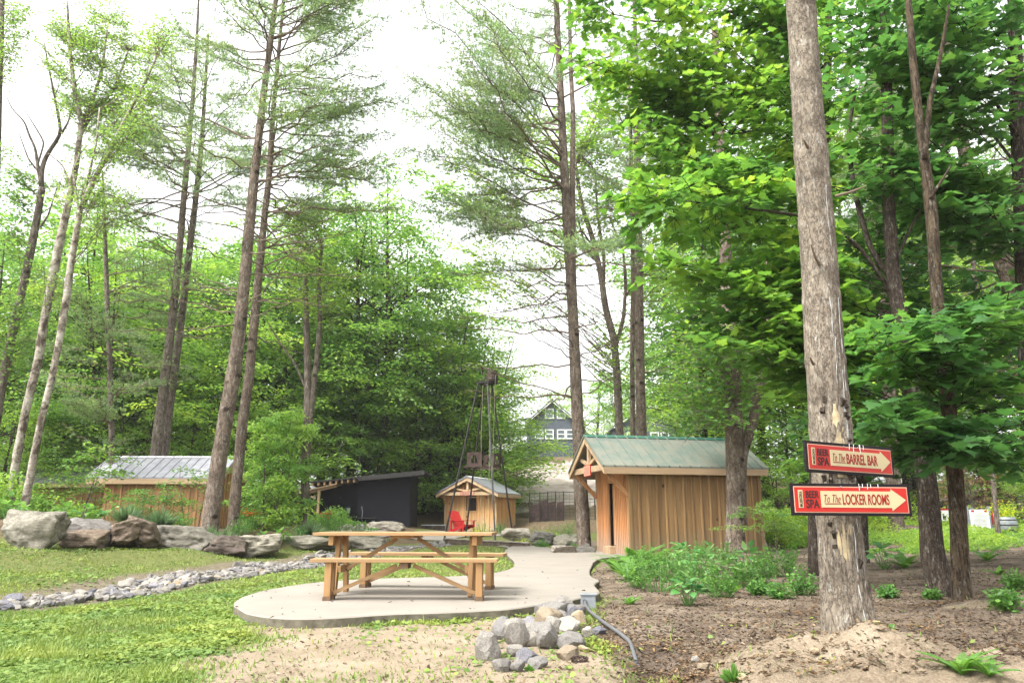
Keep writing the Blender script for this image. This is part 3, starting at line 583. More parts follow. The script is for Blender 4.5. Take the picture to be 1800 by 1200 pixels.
# ---------------------------------------------------------------- gabled cabins
def cabin(name, origin, yaw, L, Wd, he, hr, zb, oh=(.75, .2, .28), mats=None, label='', door='slit', bat=.25, fbat=.125, truss=True, rib=.3, sign=None, brackets=True):
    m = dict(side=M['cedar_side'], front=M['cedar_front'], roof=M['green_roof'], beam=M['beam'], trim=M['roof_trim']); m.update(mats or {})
    root = empty(name, (origin[0], origin[1], zb), yaw, label, 'cabin'); sl = (hr-he)/(Wd/2)
    zr = lambda y: hr-sl*abs(y-Wd/2)
    # long walls (board and batten)
    for yy, s in ((0, -1), (Wd, 1)):
        g = Geo(); x = 0; rb = np.random.default_rng(int(L*100)+s)
        while x < L-.01: x2 = min(L, x+bat); g.box((x, yy-.02, -.5), (x2-.012, yy+.02, he-.02), rb.uniform(.25, .8)); g.box((x2-.012, yy-.015, -.5), (x2, yy+.015, he-.02), 0.0); x = x2  # narrow strip after each board darkened as painted gap shadow
        x = bat-.03
        while x < L: g.box((x, yy+s*.021, -.3), (x+.048, yy+s*.05, he-.05), rb.uniform(.6, 1)); x += bat
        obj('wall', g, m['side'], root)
    # gable walls
    for xx, s in ((0, -1), (L, 1)):
        g = Geo(); dw = (.38, .60) if door == 'slit' else (.42, .62); y1, y0_ = Wd*(1-dw[0]), Wd*(1-dw[1]); dh = 1.86 if door else 0
        def pan(a, b, z0=-.5):
            if s == 1 or not door: pass
            pts = [(a, z0), (b, z0), (b, zr(b)-.03)]+([(Wd/2, zr(Wd/2)-.03)] if a < Wd/2 < b else [])+[(a, zr(a)-.03)]
            g.prism(pts, 0, xx-.02, xx+.02, .32)  # panel tone lowered, painting shade into the gaps between battens
        if s == -1 and door: pan(.022, y0_); pan(y1, Wd-.022); pan(y0_, y1, dh)
        else: pan(.022, Wd-.022)
        y = .05
        while y < Wd-.05:
            if not (s == -1 and door and y0_-.04 < y < y1): g.box((xx+s*.02, y, -.3), (xx+s*.055, y+.04, min(zr(y), zr(y+.045))-.06), 1.0)
            y += fbat if s == -1 else bat
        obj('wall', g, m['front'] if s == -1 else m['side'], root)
        if s == -1 and door:
            g = Geo(); g.box((.10, y0_-.1, -.4), (.14, y1+.1, dh+.1)); obj('doorway_shade_sheet', g, M['dark'], root)  # dark sheet behind the opening stands for the shade of the interior
            g = Geo()
            if door == 'slit':
                g.box((.02, y0_+.02, .22), (.055, y0_+.30, dh-.02)); g.box((.0, y0_+.12, .3), (.02, y0_+.15, dh-.1))
            else:
                g.box((-.005, y0_+.01, -.3), (.04, y1-.01, .92)); g.box((-.03, y0_-.03, .92), (.05, y1+.03, .98))
                for q in (.2, .5, .8): g.box((-.02, y0_+(y1-y0_)*q-.02, -.2), (-.005, y0_+(y1-y0_)*q+.02, .9))
            d = obj('door', g, m['front'], root)
            if door == 'slit':
                g = Geo(); g.box((-.22, y0_, -.1), (.06, y1, .2)); obj('step', g, M['beam'], root, bevel=.01)
            else:
                g = Geo(); g.box((.02, y0_+.02, 1.62), (.06, y1-.02, 1.68)); g.box((.02, y1-.1, .99), (.06, y1-.04, dh)); obj('door_frame', g, m['beam'], root)
    for cx, cy in ((0, 0), (L, 0), (0, Wd), (L, Wd)):
        g = Geo(); sx, sy = (-1 if cx == 0 else 1), (-1 if cy == 0 else 1)
        g.box((cx-.045, cy-.045, -.5), (cx+.045, cy+.045, he-.02)); obj('corner_post', g, m['beam'] if cx == 0 and cy > 0 else m['side'], root)
    # roof
    a, b = -oh[0], L+oh[1]; t = .05
    for s in (-1, 1):
        g = Geo(); ye = -oh[2] if s == -1 else Wd+oh[2]; ze = zr(ye)
        p = [(ye, ze), (Wd/2, hr), (Wd/2, hr+t), (ye, ze+t)]
        g.prism(p if s == -1 else p[::-1], 0, a-.03, b+.03)
        x = a
        nrm = np.array((0, s*sl, 1.)); nrm /= np.linalg.norm(nrm)
        while x < b:
            P0 = np.array((x, ye+s*.015, ze+t-.002+(-s*0)))-np.array((0, 0, .015*sl)); P1 = np.array((x, Wd/2, hr+t+.002)); g.bar(P0+nrm*.008, P1+nrm*.008, .032, .03, up=nrm); x += rib
        obj('roof', g, m['roof'], root)
    g = Geo()
    for s in (-1, 1): g.bar((a-.035, Wd/2+s*.07, hr+t+.02-.07*sl), (b+.035, Wd/2+s*.07, hr+t+.02-.07*sl), .15, .012, up=(0, s*sl, 1))
    obj('ridge_cap', g, m['trim'], root)
    fh = .17
    for s in (-1, 1):
        g = Geo()
        ye = -oh[2]+.01 if s == -1 else Wd+oh[2]-.01; ze = zr(ye)
        g.box((a, ye-.018, ze-fh), (b, ye+.018, ze-.004)); obj('eave_board', g, m['beam'], root)
    for xx in (a+.02, b-.02):
        for s in (-1, 1):
            g = Geo()
            ye = -oh[2]+.032 if s == -1 else Wd+oh[2]-.032; ze = zr(ye); y2 = Wd/2-s*-.0
            pl = [(ye, ze-.165), (Wd/2, hr-.175), (Wd/2, hr-.006), (ye, ze-.006)]
            g.prism(pl if s == -1 else pl[::-1], 0, xx-.02, xx+.02); obj('rake_board', g, m['beam'], root)
    if truss:
        g = Geo(); x = a+.12; zt = he-.06
        g.box((x-.04, -.03, zt-.16), (x+.04, Wd+.03, zt)); obj('tie_beam', g, m['beam'], root, bevel=.006)
        g = Geo(); g.box((x-.04, Wd/2-.055, zt+.002), (x+.04, Wd/2+.055, hr-.2)); obj('king_post', g, m['beam'], root)
        for s in (-1, 1):
            g = Geo(); g.bar((x, Wd/2+s*.06, zt+.06), (x, Wd/2+s*Wd*.26, zr(Wd/2+s*Wd*.26)-.2), .07, .085); obj('strut', g, m['beam'], root)
        for yy in (.02, Wd-.02):
            g = Geo(); g.bar((x+.02, yy, zt-.17), (-.04, yy, zt-.17-(abs(x)-.0)*.95), .09, .10); obj('bracket', g, m['front'], root)
        for yy in (.02, Wd-.02):
            g = Geo(); g.box((x+.045, yy-.05, zt-.12), (-.047, yy+.05, zt-.005)); obj('plate', g, m['beam'], root)
    if sign:
        g = Geo(); xs = a+.12-.055; g.box((xs-.012, Wd/2-sign[0]/2, he-.06-sign[1]*.85), (xs+.012, Wd/2+sign[0]/2, he-.06+sign[1]*.15)); sg = obj('sign', g, M['sign_red'], root)
        g = Geo(); g.box((xs-.016, Wd/2-sign[0]/2+.02, he-.06-sign[1]*.85+.02), (xs-.013, Wd/2+sign[0]/2-.02, he-.06+sign[1]*.15-.02)); obj('sign_face', g, M['sign_pink'], sg)
        g = Geo(); n_ = sign[2]
        for i in range(n_):
            yc = Wd/2+(i-(n_-1)/2)*sign[0]*.8/n_; g.box((xs-.019, yc-sign[0]*.022, he-.06-sign[1]*.85+.05), (xs-.0165, yc+sign[0]*.022, he-.06+sign[1]*.15-.05))
        obj('lettering', g, M['sign_text'], sg)
    return root
cabin('wooden_cabin', (3.04, 19.63), R(13), 3.72, 2.45, 2.36, 3.12, .08, label='brown board and batten cabin with a green ribbed metal roof, beside the central pine', sign=(.55, .30, 5), oh=(.78, .16, .26))
cabin('wooden_cabin', (-.80, 37.8), R(70), 2.7, 2.75, 1.95, 2.62, .40, oh=(.5, .2, .3), mats=dict(side=M['cedar_far'], front=M['cedar_far'], roof=M['grey_roof'], beam=M['beam_pale'], trim=M['roof_trim_pale']), door='half',
      label='pale timber cabin with a half open door and grey shingled roof, behind the red chair', bat=.11, fbat=.28, rib=9, sign=(.75, .20, 7))
cabin('wooden_cabin', (-13.0, 24.3), R(2), 3.35, 2.4, 1.60, 2.22, .78, oh=(.55, .3, .28), mats=dict(side=M['cedar_left'], front=M['cedar_left'], roof=M['silver_roof'], beam=M['beam_pale'], trim=M['roof_trim_pale']), door=None,
      label='orange timber cabin with a silver ribbed metal roof behind the bed on the left', bat=.24, truss=False, rib=.30)
cabin('wooden_cabin', (-19.2, 30.5), R(2), 3.4, 2.4, 1.60, 2.2, .9, oh=(.5, .5, .25), mats=dict(side=M['cedar_left'], front=M['cedar_left'], roof=M['silver_roof'], beam=M['beam_pale'], trim=M['roof_trim_pale']), door=None,
      label='farther cabin whose pale metal roof just shows through leaves at the far left', bat=.24, truss=False, rib=.30)

# ---------------------------------------------------------------- black shed
def black_shed():
    x0, x1 = -9.0, W(720, 900, 35)[0]; y0 = 35.0; zb = .5; root = empty('black_shed', (x0, y0, zb), 0, 'black painted shed with a slanting flat roof and a small porch post', 'shed')
    Wd = x1-x0; zl, zh = 2.62-zb, 3.02-zb; D = 2.8
    g = Geo(); g.prism([(1.9, -.3), (Wd, -.3), (Wd, zh-.05), (1.9, zh-.05-(zh-zl)*(Wd-1.9)/Wd)], 1, 0, .08); obj('wall', g, M['black_wall'], root)
    g = Geo(); g.prism([(0, -.3), (1.88, -.3), (1.88, zh-.06-(zh-zl)*(Wd-1.9)/Wd), (0, zl-.05)], 1, .75, .83); obj('wall', g, M['black_wall'], root)
    g = Geo(); g.box((1.88, .082, -.3), (1.96, .83, 1.9)); g.box((Wd-.08, .082, -.3), (Wd, D, zh-.05)); g.box((0, .84, -.3), (.08, D, zl-.05)); g.box((0, D, -.3), (Wd, D+.08, zl-.05)); obj('wall', g, M['black_wall'], root)
    s = (zh-zl)/Wd
    g = Geo(); g.prism([(-.3, zl-.3*s), (Wd+.65, zh+.65*s), (Wd+.65, zh+.65*s+.06), (-.3, zl-.3*s+.06)], 1, -.35, D+.3); obj('roof', g, M['black_trim'], root)
    g = Geo(); g.prism([(1.9, zl+1.9*s-.13), (Wd+.66, zh+.66*s-.13), (Wd+.66, zh+.66*s+.08), (1.9, zl+1.9*s+.08)], 1, -.40, -.353); obj('fascia', g, M['black_trim'], root)
    for i in range(8):
        g = Geo(); x = -.2+i*.27; g.box((x, -.30, zl+x*s-.15), (x+.09, .74, zl+x*s-.004)); obj('rafter', g, M['beam'], root)
    g = Geo(); g.prism([(-.75, 1.62), (1.0, 2.02), (1.0, 2.07), (-.75, 1.67)], 1, -.5, .7); obj('porch_roof', g, M['beam'], root)
    g = Geo(); g.box((.12, -.38, -.3), (.23, -.27, 1.80)); obj('porch_post', g, M['beam_pale'], root)
    g = Geo(); g.bar((-.6, -.32, 1.60), (.95, -.32, 1.96), .06, .12); obj('porch_beam', g, M['beam'], root)
    g = Geo(); g.box((1.25, .70, .75), (1.42, .748, 1.0)); obj('outlet_box', g, M['galv'], root)
    g = Geo(); g.tube([(2.1, -.03, 1.05), (2.15, -.03, .8), (2.13, -.03, .45), (2.2, -.03, .2)], .018, 6); obj('hose', g, M['galv'], root)
    g = Geo(); g.box((1.2, .15, .55), (2.85, .74, .60)); g.box((2.0, -.35, .50), (2.8, -.003, .55)); obj('counter', g, M['black_trim'], root)
    g = Geo(); g.box((2.6, -.05, .28), (2.72, -.003, .40)); obj('lamp', g, M['white'], root)
black_shed()

# ---------------------------------------------------------------- houses on the hill
def house(cx, Y, zb, hw, ze, zr_, label, wins, D=9):
    root = empty('house', (cx, Y, zb), 0, label, 'house', 'blue grey houses on the hill')
    g = Geo(); g.prism([(-hw, -2), (hw, -2), (hw, ze), (0, zr_), (-hw, ze)], 1, 0, D)
    x = -hw+.2
    while x < hw: g.box((x, -.03, -1), (x+.04, 0, ze+(zr_-ze)*(1-abs(x)/hw)-.15)); x += .35
    obj('wall', g, M['house'], root)
    sl = (zr_-ze)/hw
    for s in (-1, 1):
        g = Geo(); e = hw+.35; pts = [(s*e, ze-.35*sl), (0, zr_), (0, zr_+.18), (s*e, ze-.35*sl+.18)]; g.prism(pts[::-s], 1, -.5, D+.3); obj('roof', g, M['house_roof'], root)
        g = Geo(); pts = [(s*e, ze-.35*sl-.12), (0, zr_-.12), (0, zr_+.0), (s*e, ze-.35*sl)]; g.prism(pts[::-s], 1, -.49, -.42); obj('rake_board', g, M['white'], root)
    for wx, wz, ww, wh in wins:
        f = Geo()
        for a, b in (((wx-ww/2, wz-wh/2), (wx-ww/2+.12, wz+wh/2)), ((wx+ww/2-.12, wz-wh/2), (wx+ww/2, wz+wh/2)), ((wx-ww/2+.12, wz+wh/2-.12), (wx+ww/2-.12, wz+wh/2)), ((wx-ww/2+.12, wz-wh/2), (wx+ww/2-.12, wz-wh/2+.12)), ((wx-ww/2+.12, wz-.05), (wx+ww/2-.12, wz+.05))):
            f.box((a[0], -.12, a[1]), (b[0], -.035, b[1]))
        w = obj('window', f, M['white'], root); gg = Geo(); gg.box((wx-ww/2+.05, -.07, wz-wh/2+.05), (wx+ww/2-.05, -.04, wz+wh/2-.05)); obj('pane', gg, M['glass'], w)
h1 = W(970, 703, 85); sc = lambda py: W(970, py, 85)[2]-6.5
house(h1[0], 85, 6.5, 2.75, sc(741), sc(705), 'blue grey gabled house with two rows of white windows, behind the central pine', [(-.22-.1, sc(727), 1.02, 1.15), (1.05, sc(727), 1.02, 1.15)]+[(q, sc(763), .98, 1.1) for q in (-1.5, -.33, 1.03, 2.05)])
h2 = W(1135, 712, 88); house(h2[0], 88, 6.5, 3.6, W(0, 748, 88)[2]-6.5, W(0, 713, 88)[2]-6.5, 'second blue grey gabled house showing above the green metal roof', [(q, W(0, 768, 88)[2]-6.5, 1.0, 1.15) for q in (-1.9, -.7, .9, 2.1)])

# ---------------------------------------------------------------- picnic table and benches
def place_set(name, label, cat, p0, p1, maker, grp=None):
    c = (np.array(p0)+np.array(p1))/2; yaw = math.atan2(p1[1]-p0[1], p1[0]-p0[0]); return maker(empty(name, (c[0], c[1], .09), yaw, label, cat, grp))
def bench(root):
    L, h, th = 2.16, .46, .040; lx = .87
    for y0, y1 in ((-.03, .118), (.122, .27)):
        g = Geo(); g.box((-L/2, y0, h-th), (L/2, y1, h)); obj('seat_board', g, M['table_wood'], root, bevel=.004)
    for s in (-1, 1):
        for y0 in (.0, .155):
            g = Geo(); g.box((s*lx-.038, y0, .045), (s*lx+.038, y0+.06, h-th-.001)); l = obj('leg', g, M['table_leg_wood'], root, bevel=.004)
            g = Geo(); g.box((s*lx-.046, y0-.008, 0), (s*lx+.046, y0+.07, .044)); obj('foot', g, M['dark_foot'], l, bevel=.003)
        g = Geo(); g.box((s*lx-.03, -.02, h-th-.075), (s*lx+.03, .26, h-th-.002)); 
        g = Geo(); g.bar((s*(lx-.047), .12, .075), (s*.10, .12, h-th-.04), .04, .042); obj('brace', g, M['table_wood'], root, bevel=.003)
        g = Geo(); g.box((s*(lx-.02)-.02, .086, .06), (s*(lx-.02)+.02, .154, .10)); obj('rail', g, M['table_leg_wood'], root)
    g = Geo(); g.box((-.05, .0, h-th-.07), (.05, .25, h-th-.002)); obj('cross_block', g, M['dark_foot'], root); 
    g = Geo(); g.box((-.11, .095, h-th-.055), (.11, .145, h-th-.003)); 
    return root
def table(root):
    L, h, th = 2.2, .745, .037; lx = .83; yc = .0
    for i in range(5):
        g = Geo(); y0 = -.37+i*.149; g.box((-L/2, y0, h-th), (L/2, y0+.144, h)); obj('table_board', g, M['table_wood'], root, bevel=.004)
    for s in (-1, 1):
        for q in (-1, 1):
            g = Geo(); g.bar((s*lx, q*.27, 0.0), (s*lx, q*.13, h-th-.002), .055, .085, up=(0, 1, 0)); obj('leg', g, M['table_leg_wood'], root, bevel=.004)
        g = Geo(); g.box((s*(lx+.052)-.03, -.33, h-th-.115), (s*(lx+.052)+.03, .33, h-th-.002)); obj('cross_bearer', g, M['table_leg_wood'], root, bevel=.004)
        g = Geo(); g.box((s*(lx-.047)-.02, -.245, .27), (s*(lx-.047)+.02, .245, .35)); obj('stretcher', g, M['table_leg_wood'], root, bevel=.004)
        g = Geo(); g.bar((s*(lx-.075), 0, .30), (s*.13, 0, h-th-.04), .04, .045); obj('brace', g, M['table_wood'], root, bevel=.003)
    g = Geo(); g.box((-.14, -.3, h-th-.032), (.14, .3, h-th-.002)); obj('centre_block', g, M['table_leg_wood'], root)
    return root
def lerp(a, b, t): return a+(b-a)*t
nb0, nb1 = W(540, 983, 8.93), W(880, 984, 8.88)
place_set('bench', 'nearer wooden bench, in front of the picnic table on the concrete slab', 'bench', nb0, nb1, bench, 'picnic benches')
place_set('bench', 'farther wooden bench, behind the picnic table and shifted to the right', 'bench', W(607, 968, 10.62), W(893, 972, 10.22), bench, 'picnic benches')
place_set('picnic_table', 'light wooden picnic table with diagonal braces on the concrete slab', 'picnic table', W(556, 938, 9.55+.2), W(880, 940, 9.4+.2), table)

# ---------------------------------------------------------------- arrow signs on the trunk
def textobj(s, size, width, height, loc, mat, parent, name='lettering', rot=0, shear=0, bold=0.0):
    cu = bpy.data.curves.new(name, 'FONT'); cu.body = s; cu.size = 1; cu.extrude = .004; cu.shear = shear; cu.offset = bold; cu.align_x = 'CENTER'; cu.align_y = 'CENTER'
    cu.materials.append(mat); o = bpy.data.objects.new(name, cu); COL.objects.link(o); bpy.context.view_layer.update()
    d = o.dimensions; sx, sy = width/max(d.x, 1e-3), height/max(d.y, 1e-3)
    me = bpy.data.meshes.new_from_object(o); bpy.data.objects.remove(o)
    v = np.zeros(len(me.vertices)*3); me.vertices.foreach_get('co', v); v = v.reshape(-1, 3); c = (v.max(0)+v.min(0))/2; v = (v-c)*(sx, sy, .25)
    ca, sa = math.cos(rot), math.sin(rot); x, y = v[:, 0]*ca-v[:, 1]*sa, v[:, 0]*sa+v[:, 1]*ca
    out = np.stack([x+loc[0], -v[:, 2]+loc[1], y+loc[2]], 1); me.vertices.foreach_set('co', out.astype(np.float32).ravel()); me.update()
    o = bpy.data.objects.new(name, me); COL.objects.link(o); o.parent = parent; return o
def arrow_sign(center, yaw, roll, Wd, Ht, words, frac, label):
    root = empty('arrow_sign', center, 0, label, 'sign', 'arrow signs on the trunk'); root.rotation_euler = (0, roll, yaw)
    g = Geo(); g.box((-Wd/2, -.006, -Ht/2), (Wd/2, .012, Ht/2)); obj('board', g, M['sign_black'], root, bevel=.002)
    b = .020; g = Geo(); g.box((-Wd/2+b, -.008, -Ht/2+b), (Wd/2-b, -.0065, Ht/2-b)); obj('border', g, M['sign_pink'], root)
    b = .026; g = Geo(); g.box((-Wd/2+b, -.010, -Ht/2+b), (Wd/2-b, -.0085, Ht/2-b)); obj('panel', g, M['sign_red'], root)
    fx = lambda t: -Wd/2+Wd*t; fz = lambda t: -Ht/2+Ht*t
    g = Geo(); g.prism([(fx(frac[0]), fz(.255)), (fx(frac[1]), fz(.255)), (fx(frac[1]), fz(.16)), (fx(.957), fz(.5)), (fx(frac[1]), fz(.84)), (fx(frac[1]), fz(.765)), (fx(frac[0]), fz(.765))], 1, -.0125, -.0105); obj('arrow', g, M['sign_cream'], root)
    g = Geo(); g.box((fx(.058), -.0125, fz(.24)), (fx(.097), -.0105, fz(.79))); tg = obj('name_strip', g, M['sign_cream'], root)
    textobj('MUSKOKA', 1, Ht*.48, Wd*.024, (fx(.0775), -.0135, fz(.515)), M['sign_text_black'], tg, rot=math.pi/2, bold=.01)
    textobj('BEER', 1, Wd*(frac[0]-.135), Ht*.22, (fx((frac[0]+.107)/2), -.0115, fz(.655)), M['sign_text_black'], root, bold=.02)
    textobj('SPA', 1, Wd*(frac[0]-.135), Ht*.27, (fx((frac[0]+.107)/2), -.0115, fz(.365)), M['sign_text_black'], root, bold=.02)
    textobj('To The', 1, Wd*.135, Ht*.24, (fx(frac[0]+.095), -.0135, fz(.53)), M['sign_text'], root, shear=.35, bold=-.012)
    g = Geo(); g.bar((fx(frac[0]+.03), -.0135, fz(.37)), (fx(frac[0]+.165), -.0135, fz(.375)), .002, .005); obj('underline', g, M['sign_text'], root)
    textobj(words, 1, Wd*(frac[2]-frac[0]-.18), Ht*.33, (fx((frac[2]+frac[0]+.18)/2), -.0135, fz(.51)), M['sign_text'], root, bold=.018)
    g = Geo(); r2 = np.random.default_rng(int(Wd*1000+center[2]*100))
    for i in range(5):                                        # pale drips of sap over the top edge
        x = fx(r2.uniform(.45, .75)); l = r2.uniform(.02, .06); g.bar((x, -.0137, Ht/2), (x+r2.uniform(-.004, .004), -.0137, Ht/2-l), .0025, .002, up=(0, 1, 0))
    obj('sap_drip', g, M['white'], root)
    for q in (.42, .58):
        g = Geo(); g.tube([(fx(q), -.0125, fz(.90)), (fx(q), -.016, fz(.90))], .006, 8); obj('screw', g, M['galv'], root)
TY = 5.42
def sgn(TL, TR, BR, BL, Y, yaw, roll, *a):
    cx, cy = (TL[0]+TR[0]+BR[0]+BL[0])/4, (TL[1]+TR[1]+BR[1]+BL[1])/4; arrow_sign(W(cx, cy, Y), yaw, roll, *a)
sgn((1387.5, 848.7), (1597, 850.8), (1603.8, 906.7), (1393, 905.3), 5.14, R(4), R(.4), .835, .213, 'LOCKER ROOMS', (.245, .835, .815), 'lower red arrow sign, reading LOCKER ROOMS, fixed on the big leaning trunk')
sgn((1412.5, 775.5), (1569, 785), (1576.7, 836), (1420, 832.5), 5.27, R(25), R(1.3), .85, .213, 'BARREL BAR', (.26, .84, .80), 'upper red arrow sign, reading BARREL BAR, turned to the right on the trunk')

# ---------------------------------------------------------------- shower tower
def tower():
    c = W(850, 800, 29.5); zb = float(H(-1.1, 29.5)); root = empty('bucket_tower', (-1.13, 29.5, zb), 0, 'tall dark steel four legged bucket tower with rusty panels, before the pale cabin', 'tower')
    O = np.array((-1.13, 29.5, zb))
    top = W(0, 674, 29.5)[2]
    legs = [((841, 674), (779, 948), 28.6, 'steel'), ((851, 676), (818, 938), 30.6, 'steel'), ((857, 673), (871, 945), 28.2, 'steel_pale'), ((864, 676), (903, 944), 29.8, 'steel')]
    for (a, b, Y, m) in legs:
        Yt = 29.5+(Y-29.5)*.25; p = W(*a, Yt); p[2] = top; q = W(*b, Y); q[2] = H(q[0], q[1])-.05
        g = Geo(); g.tube(np.array([q, p])-O, .038, 6); obj('leg', g, M[m], root)
    g = Geo()
    pt = [W(x, 674, y)-O for x, y in ((839, 29.3), (851, 29.9), (872, 29.6), (860, 29.1))]
    for i in range(4):
        a, b = pt[i].copy(), pt[(i+1) % 4].copy(); a[2] = b[2] = top-O[2]; g.bar(a, b, .05, .06)
    g.box((pt[0][0]-.02, -.25, top-O[2]+.03), (pt[2][0]+.05, .25, top-O[2]+.06)); obj('platform', g, M['steel'], root)
    bc = W(865, 661, 29.4)-O; g = Geo(); xs = np.linspace(-.20, .20, 9)
    for k in range(14):
        a = k*2*math.pi/14; r = .20
        pts = [(bc[0]+r*math.cos(a)*(1-.12*(2*t-1)**2*0+.0), bc[1]+r*math.sin(a), bc[2]-.2+.4*t) for t in (0, 1)]
        g.bar(pts[0], pts[1], .085, .03, up=(math.cos(a), math.sin(a), 0))
    g.tube([(bc[0], bc[1], bc[2]-.19), (bc[0], bc[1], bc[2]-.16)], .19, 14)
    bk = obj('bucket', g, M['barrel_wood'], root); g = Geo()
    for z in (-.13, .13):
        ring = [(bc[0]+.225*math.cos(t), bc[1]+.225*math.sin(t), bc[2]+z) for t in np.linspace(0, 2*math.pi, 19)]; g.tube(ring, .012, 5, cap=False)
    obj('hoop', g, M['steel_pale'], bk)
    g = Geo()
    for s in (-1, 1): g.bar((bc[0]-.05+s*.27, bc[1], bc[2]-.28), (bc[0]-.02+s*.25, bc[1], bc[2]+.05), .03, .03)
    g.bar((bc[0]-.55, bc[1], bc[2]-.26), (bc[0]-.2, bc[1], bc[2]-.05), .04, .05); obj('tipping_frame', g, M['steel'], root)
    zp0, zp1 = W(850, 822, 29.5)[2]-O[2], W(850, 797, 29.5)[2]-O[2]
    P = [np.array((W(px, 810, Y)[0]-O[0], Y-29.5, 0)) for px, Y in ((815, 28.9), (848, 28.8), (877, 29.4), (880, 30.0), (826, 30.3))]
    g = Geo()
    for i in range(5):
        a, b = P[i].copy(), P[(i+1) % 5].copy(); a[2] = b[2] = zp0; g.bar(a, b, .04, .04)
    obj('ring', g, M['rust'], root)
    for (a, b) in ((W(821, 810, 28.85)-O, W(847, 810, 28.8)-O), (W(866, 810, 29.1)-O, W(880, 810, 29.7)-O), (W(850, 812, 30.2)-O, W(868, 812, 30.2)-O)):
        g = Geo(); a[2] = b[2] = (zp0+zp1)/2
        d = b-a; ln = np.linalg.norm(d[:2])
        for u0, u1, v0, v1 in ((0, .3, 0, 1), (.3, .7, 0, .25), (.3, .7, .8, 1), (.7, 1, 0, 1), (.46, .54, .25, .55), (.3, .38, .6, .8), (.62, .7, .55, .8)):
            p, q = a+d*u0, a+d*u1; z = zp0+(zp1-zp0)*(v0+v1)/2; p[2] = q[2] = z; g.bar(p, q, .012, (zp1-zp0)*(v1-v0))
        obj('cut_out_panel', g, M['rust'], root)
    for xo, pts in ((0, [(849, 676), (846, 760), (845, 900), (850, 925), (856, 920), (859, 890), (862, 680)]), (1, [(871, 658), (868, 740), (866, 840), (876, 930), (878, 942)])):
        g = Geo(); q = smooth_path(np.array([W(x, y, 28.9+.2*xo)-O for x, y in pts]), 40); g.tube(q, .008, 5); obj('rope', g, M['rope'], root)
tower()

# ---------------------------------------------------------------- red garden chair
def chair():
    p = W(812, 937, 34.6); z = float(H(p[0], p[1])); root = empty('garden_chair', (p[0], p[1], z+.03), R(-42), 'red slatted wooden garden chair facing right in front of the pale cabin', 'chair')
    r_ = M['red']; tb = lambda u: (-.28-.42*u, .38+.72*u)
    for i in range(6):
        y = -.27+i*.108; g = Geo(); top = .66+.06*math.sin(math.pi*(i+.5)/6); d = np.array((-.52, .855)); a = np.array((-.12, .20)); b = a+d*(top+.22)
        g.bar((a[0], y, a[1]), (b[0], y, b[1]), .095, .022, up=(1, 0, .6)); obj('back_slat', g, r_, root)
    g = Geo(); g.bar((-.33, -.32, .53), (-.33, .32, .53), .03, .07); g.bar((-.55, -.28, .83), (-.55, .28, .83), .03, .05); obj('back_rail', g, r_, root)
    for i in range(5):
        x = -.12+i*.13; g = Geo(); g.bar((x, -.29, .25+.03*i), (x, .29, .25+.03*i), .115, .022, up=(-.2, 0, 1)); obj('seat_slat', g, r_, root)
    for s in (-1, 1):
        y = s*.30
        g = Geo(); g.bar((-.55, y, .06), (.50, y, .36), .03, .12); obj('side_rail', g, r_, root)
        g = Geo(); g.box((.36, y+s*.017, 0), (.46, y+s*.045, .555)); obj('leg', g, r_, root)
        g = Geo(); g.box((-.42, y+s*.017, .0), (-.34, y+s*.045, .555)); obj('leg', g, r_, root)
        g = Geo(); g.box((-.50, y-.06, .556), (.54, y+.09, .58)); obj('armrest', g, r_, root, bevel=.005)
chair()

# ---------------------------------------------------------------- wire fence with rusty panels, low walls
def fence(pts, h, label, panels=()):
    root = empty('wire_fence', (pts[0][0], pts[0][1], H(*pts[0])), 0, label, 'fence'); O = np.array(root.location)
    P = [np.array((x, y, H(x, y))) for x, y in pts]
    for p in P:
        g = Geo(); g.box(p-O+(-.03, -.03, -.2), p-O+(.03, .03, h)); obj('post', g, M['wire'], root)
    g = Geo()
    for a, b in zip(P[:-1], P[1:]):
        for i in range(9): z = .1+(h-.15)*i/8; g.tube([a-O+(0, 0, z), b-O+(0, 0, z)], .008 if i < 8 else .02, 4)
        n = max(2, int(np.linalg.norm(b-a)/.25))
        for k in range(1, n): q = a+(b-a)*k/n-O; g.tube([q+(0, 0, .1), q+(0, 0, h-.05)], .006, 4)
    obj('wire_mesh', g, M['wire'], root)
    for i, (x0, x1, y, ya, yb, Y) in enumerate(panels):
        a, b = W(x0, yb, Y)-O, W(x1, ya, Y)-O; g = Geo(); g.prism([(a[0], a[2]-.6), (b[0], a[2]-.6), (b[0], b[2]), (a[0], b[2]-.12)], 1, a[1], a[1]+.03); obj('rusty_panel', g, M['rust'], root)
fy = 40.5; fence([(W(px, 900, fy)[0], fy) for px in (931, 949, 963, 977, 991, 1012, 1046)], 1.55, 'black wire fence with rust red panels between the pale cabin and the central pine', [(932, 949, 0, 884, 920, 40.6), (950, 962, 0, 876, 915, 40.7), (964, 976, 0, 880, 910, 40.8), (979, 990, 0, 880, 905, 40.8)])
fence([(W(px, 900, 33)[0], 33) for px in (1345, 1420, 1500, 1560, 1640, 1705, 1790, 1850)], 1.1, 'low dark wire fence running through the bushes at the far right')
def low_wall():
    a, b = W(784, 950, 26.6), W(930, 952, 26.2); a[2] = H(a[0], a[1]); b[2] = H(b[0], b[1]); O = a.copy(); root = empty('low_wall', O, 0, 'low dark timber edging wall with a pale top behind the picnic table', 'wall')
    g = Geo(); g.bar((0, 0, .05), b-O+(0, 0, .05), .25, .26); obj('wall_face', g, M['boulder_dark'], root)
    g = Geo(); g.bar((-.03, 0, .20), b-O+(.03, 0, .20), .32, .035); obj('coping', g, M['boulder_tan'], root)
low_wall()
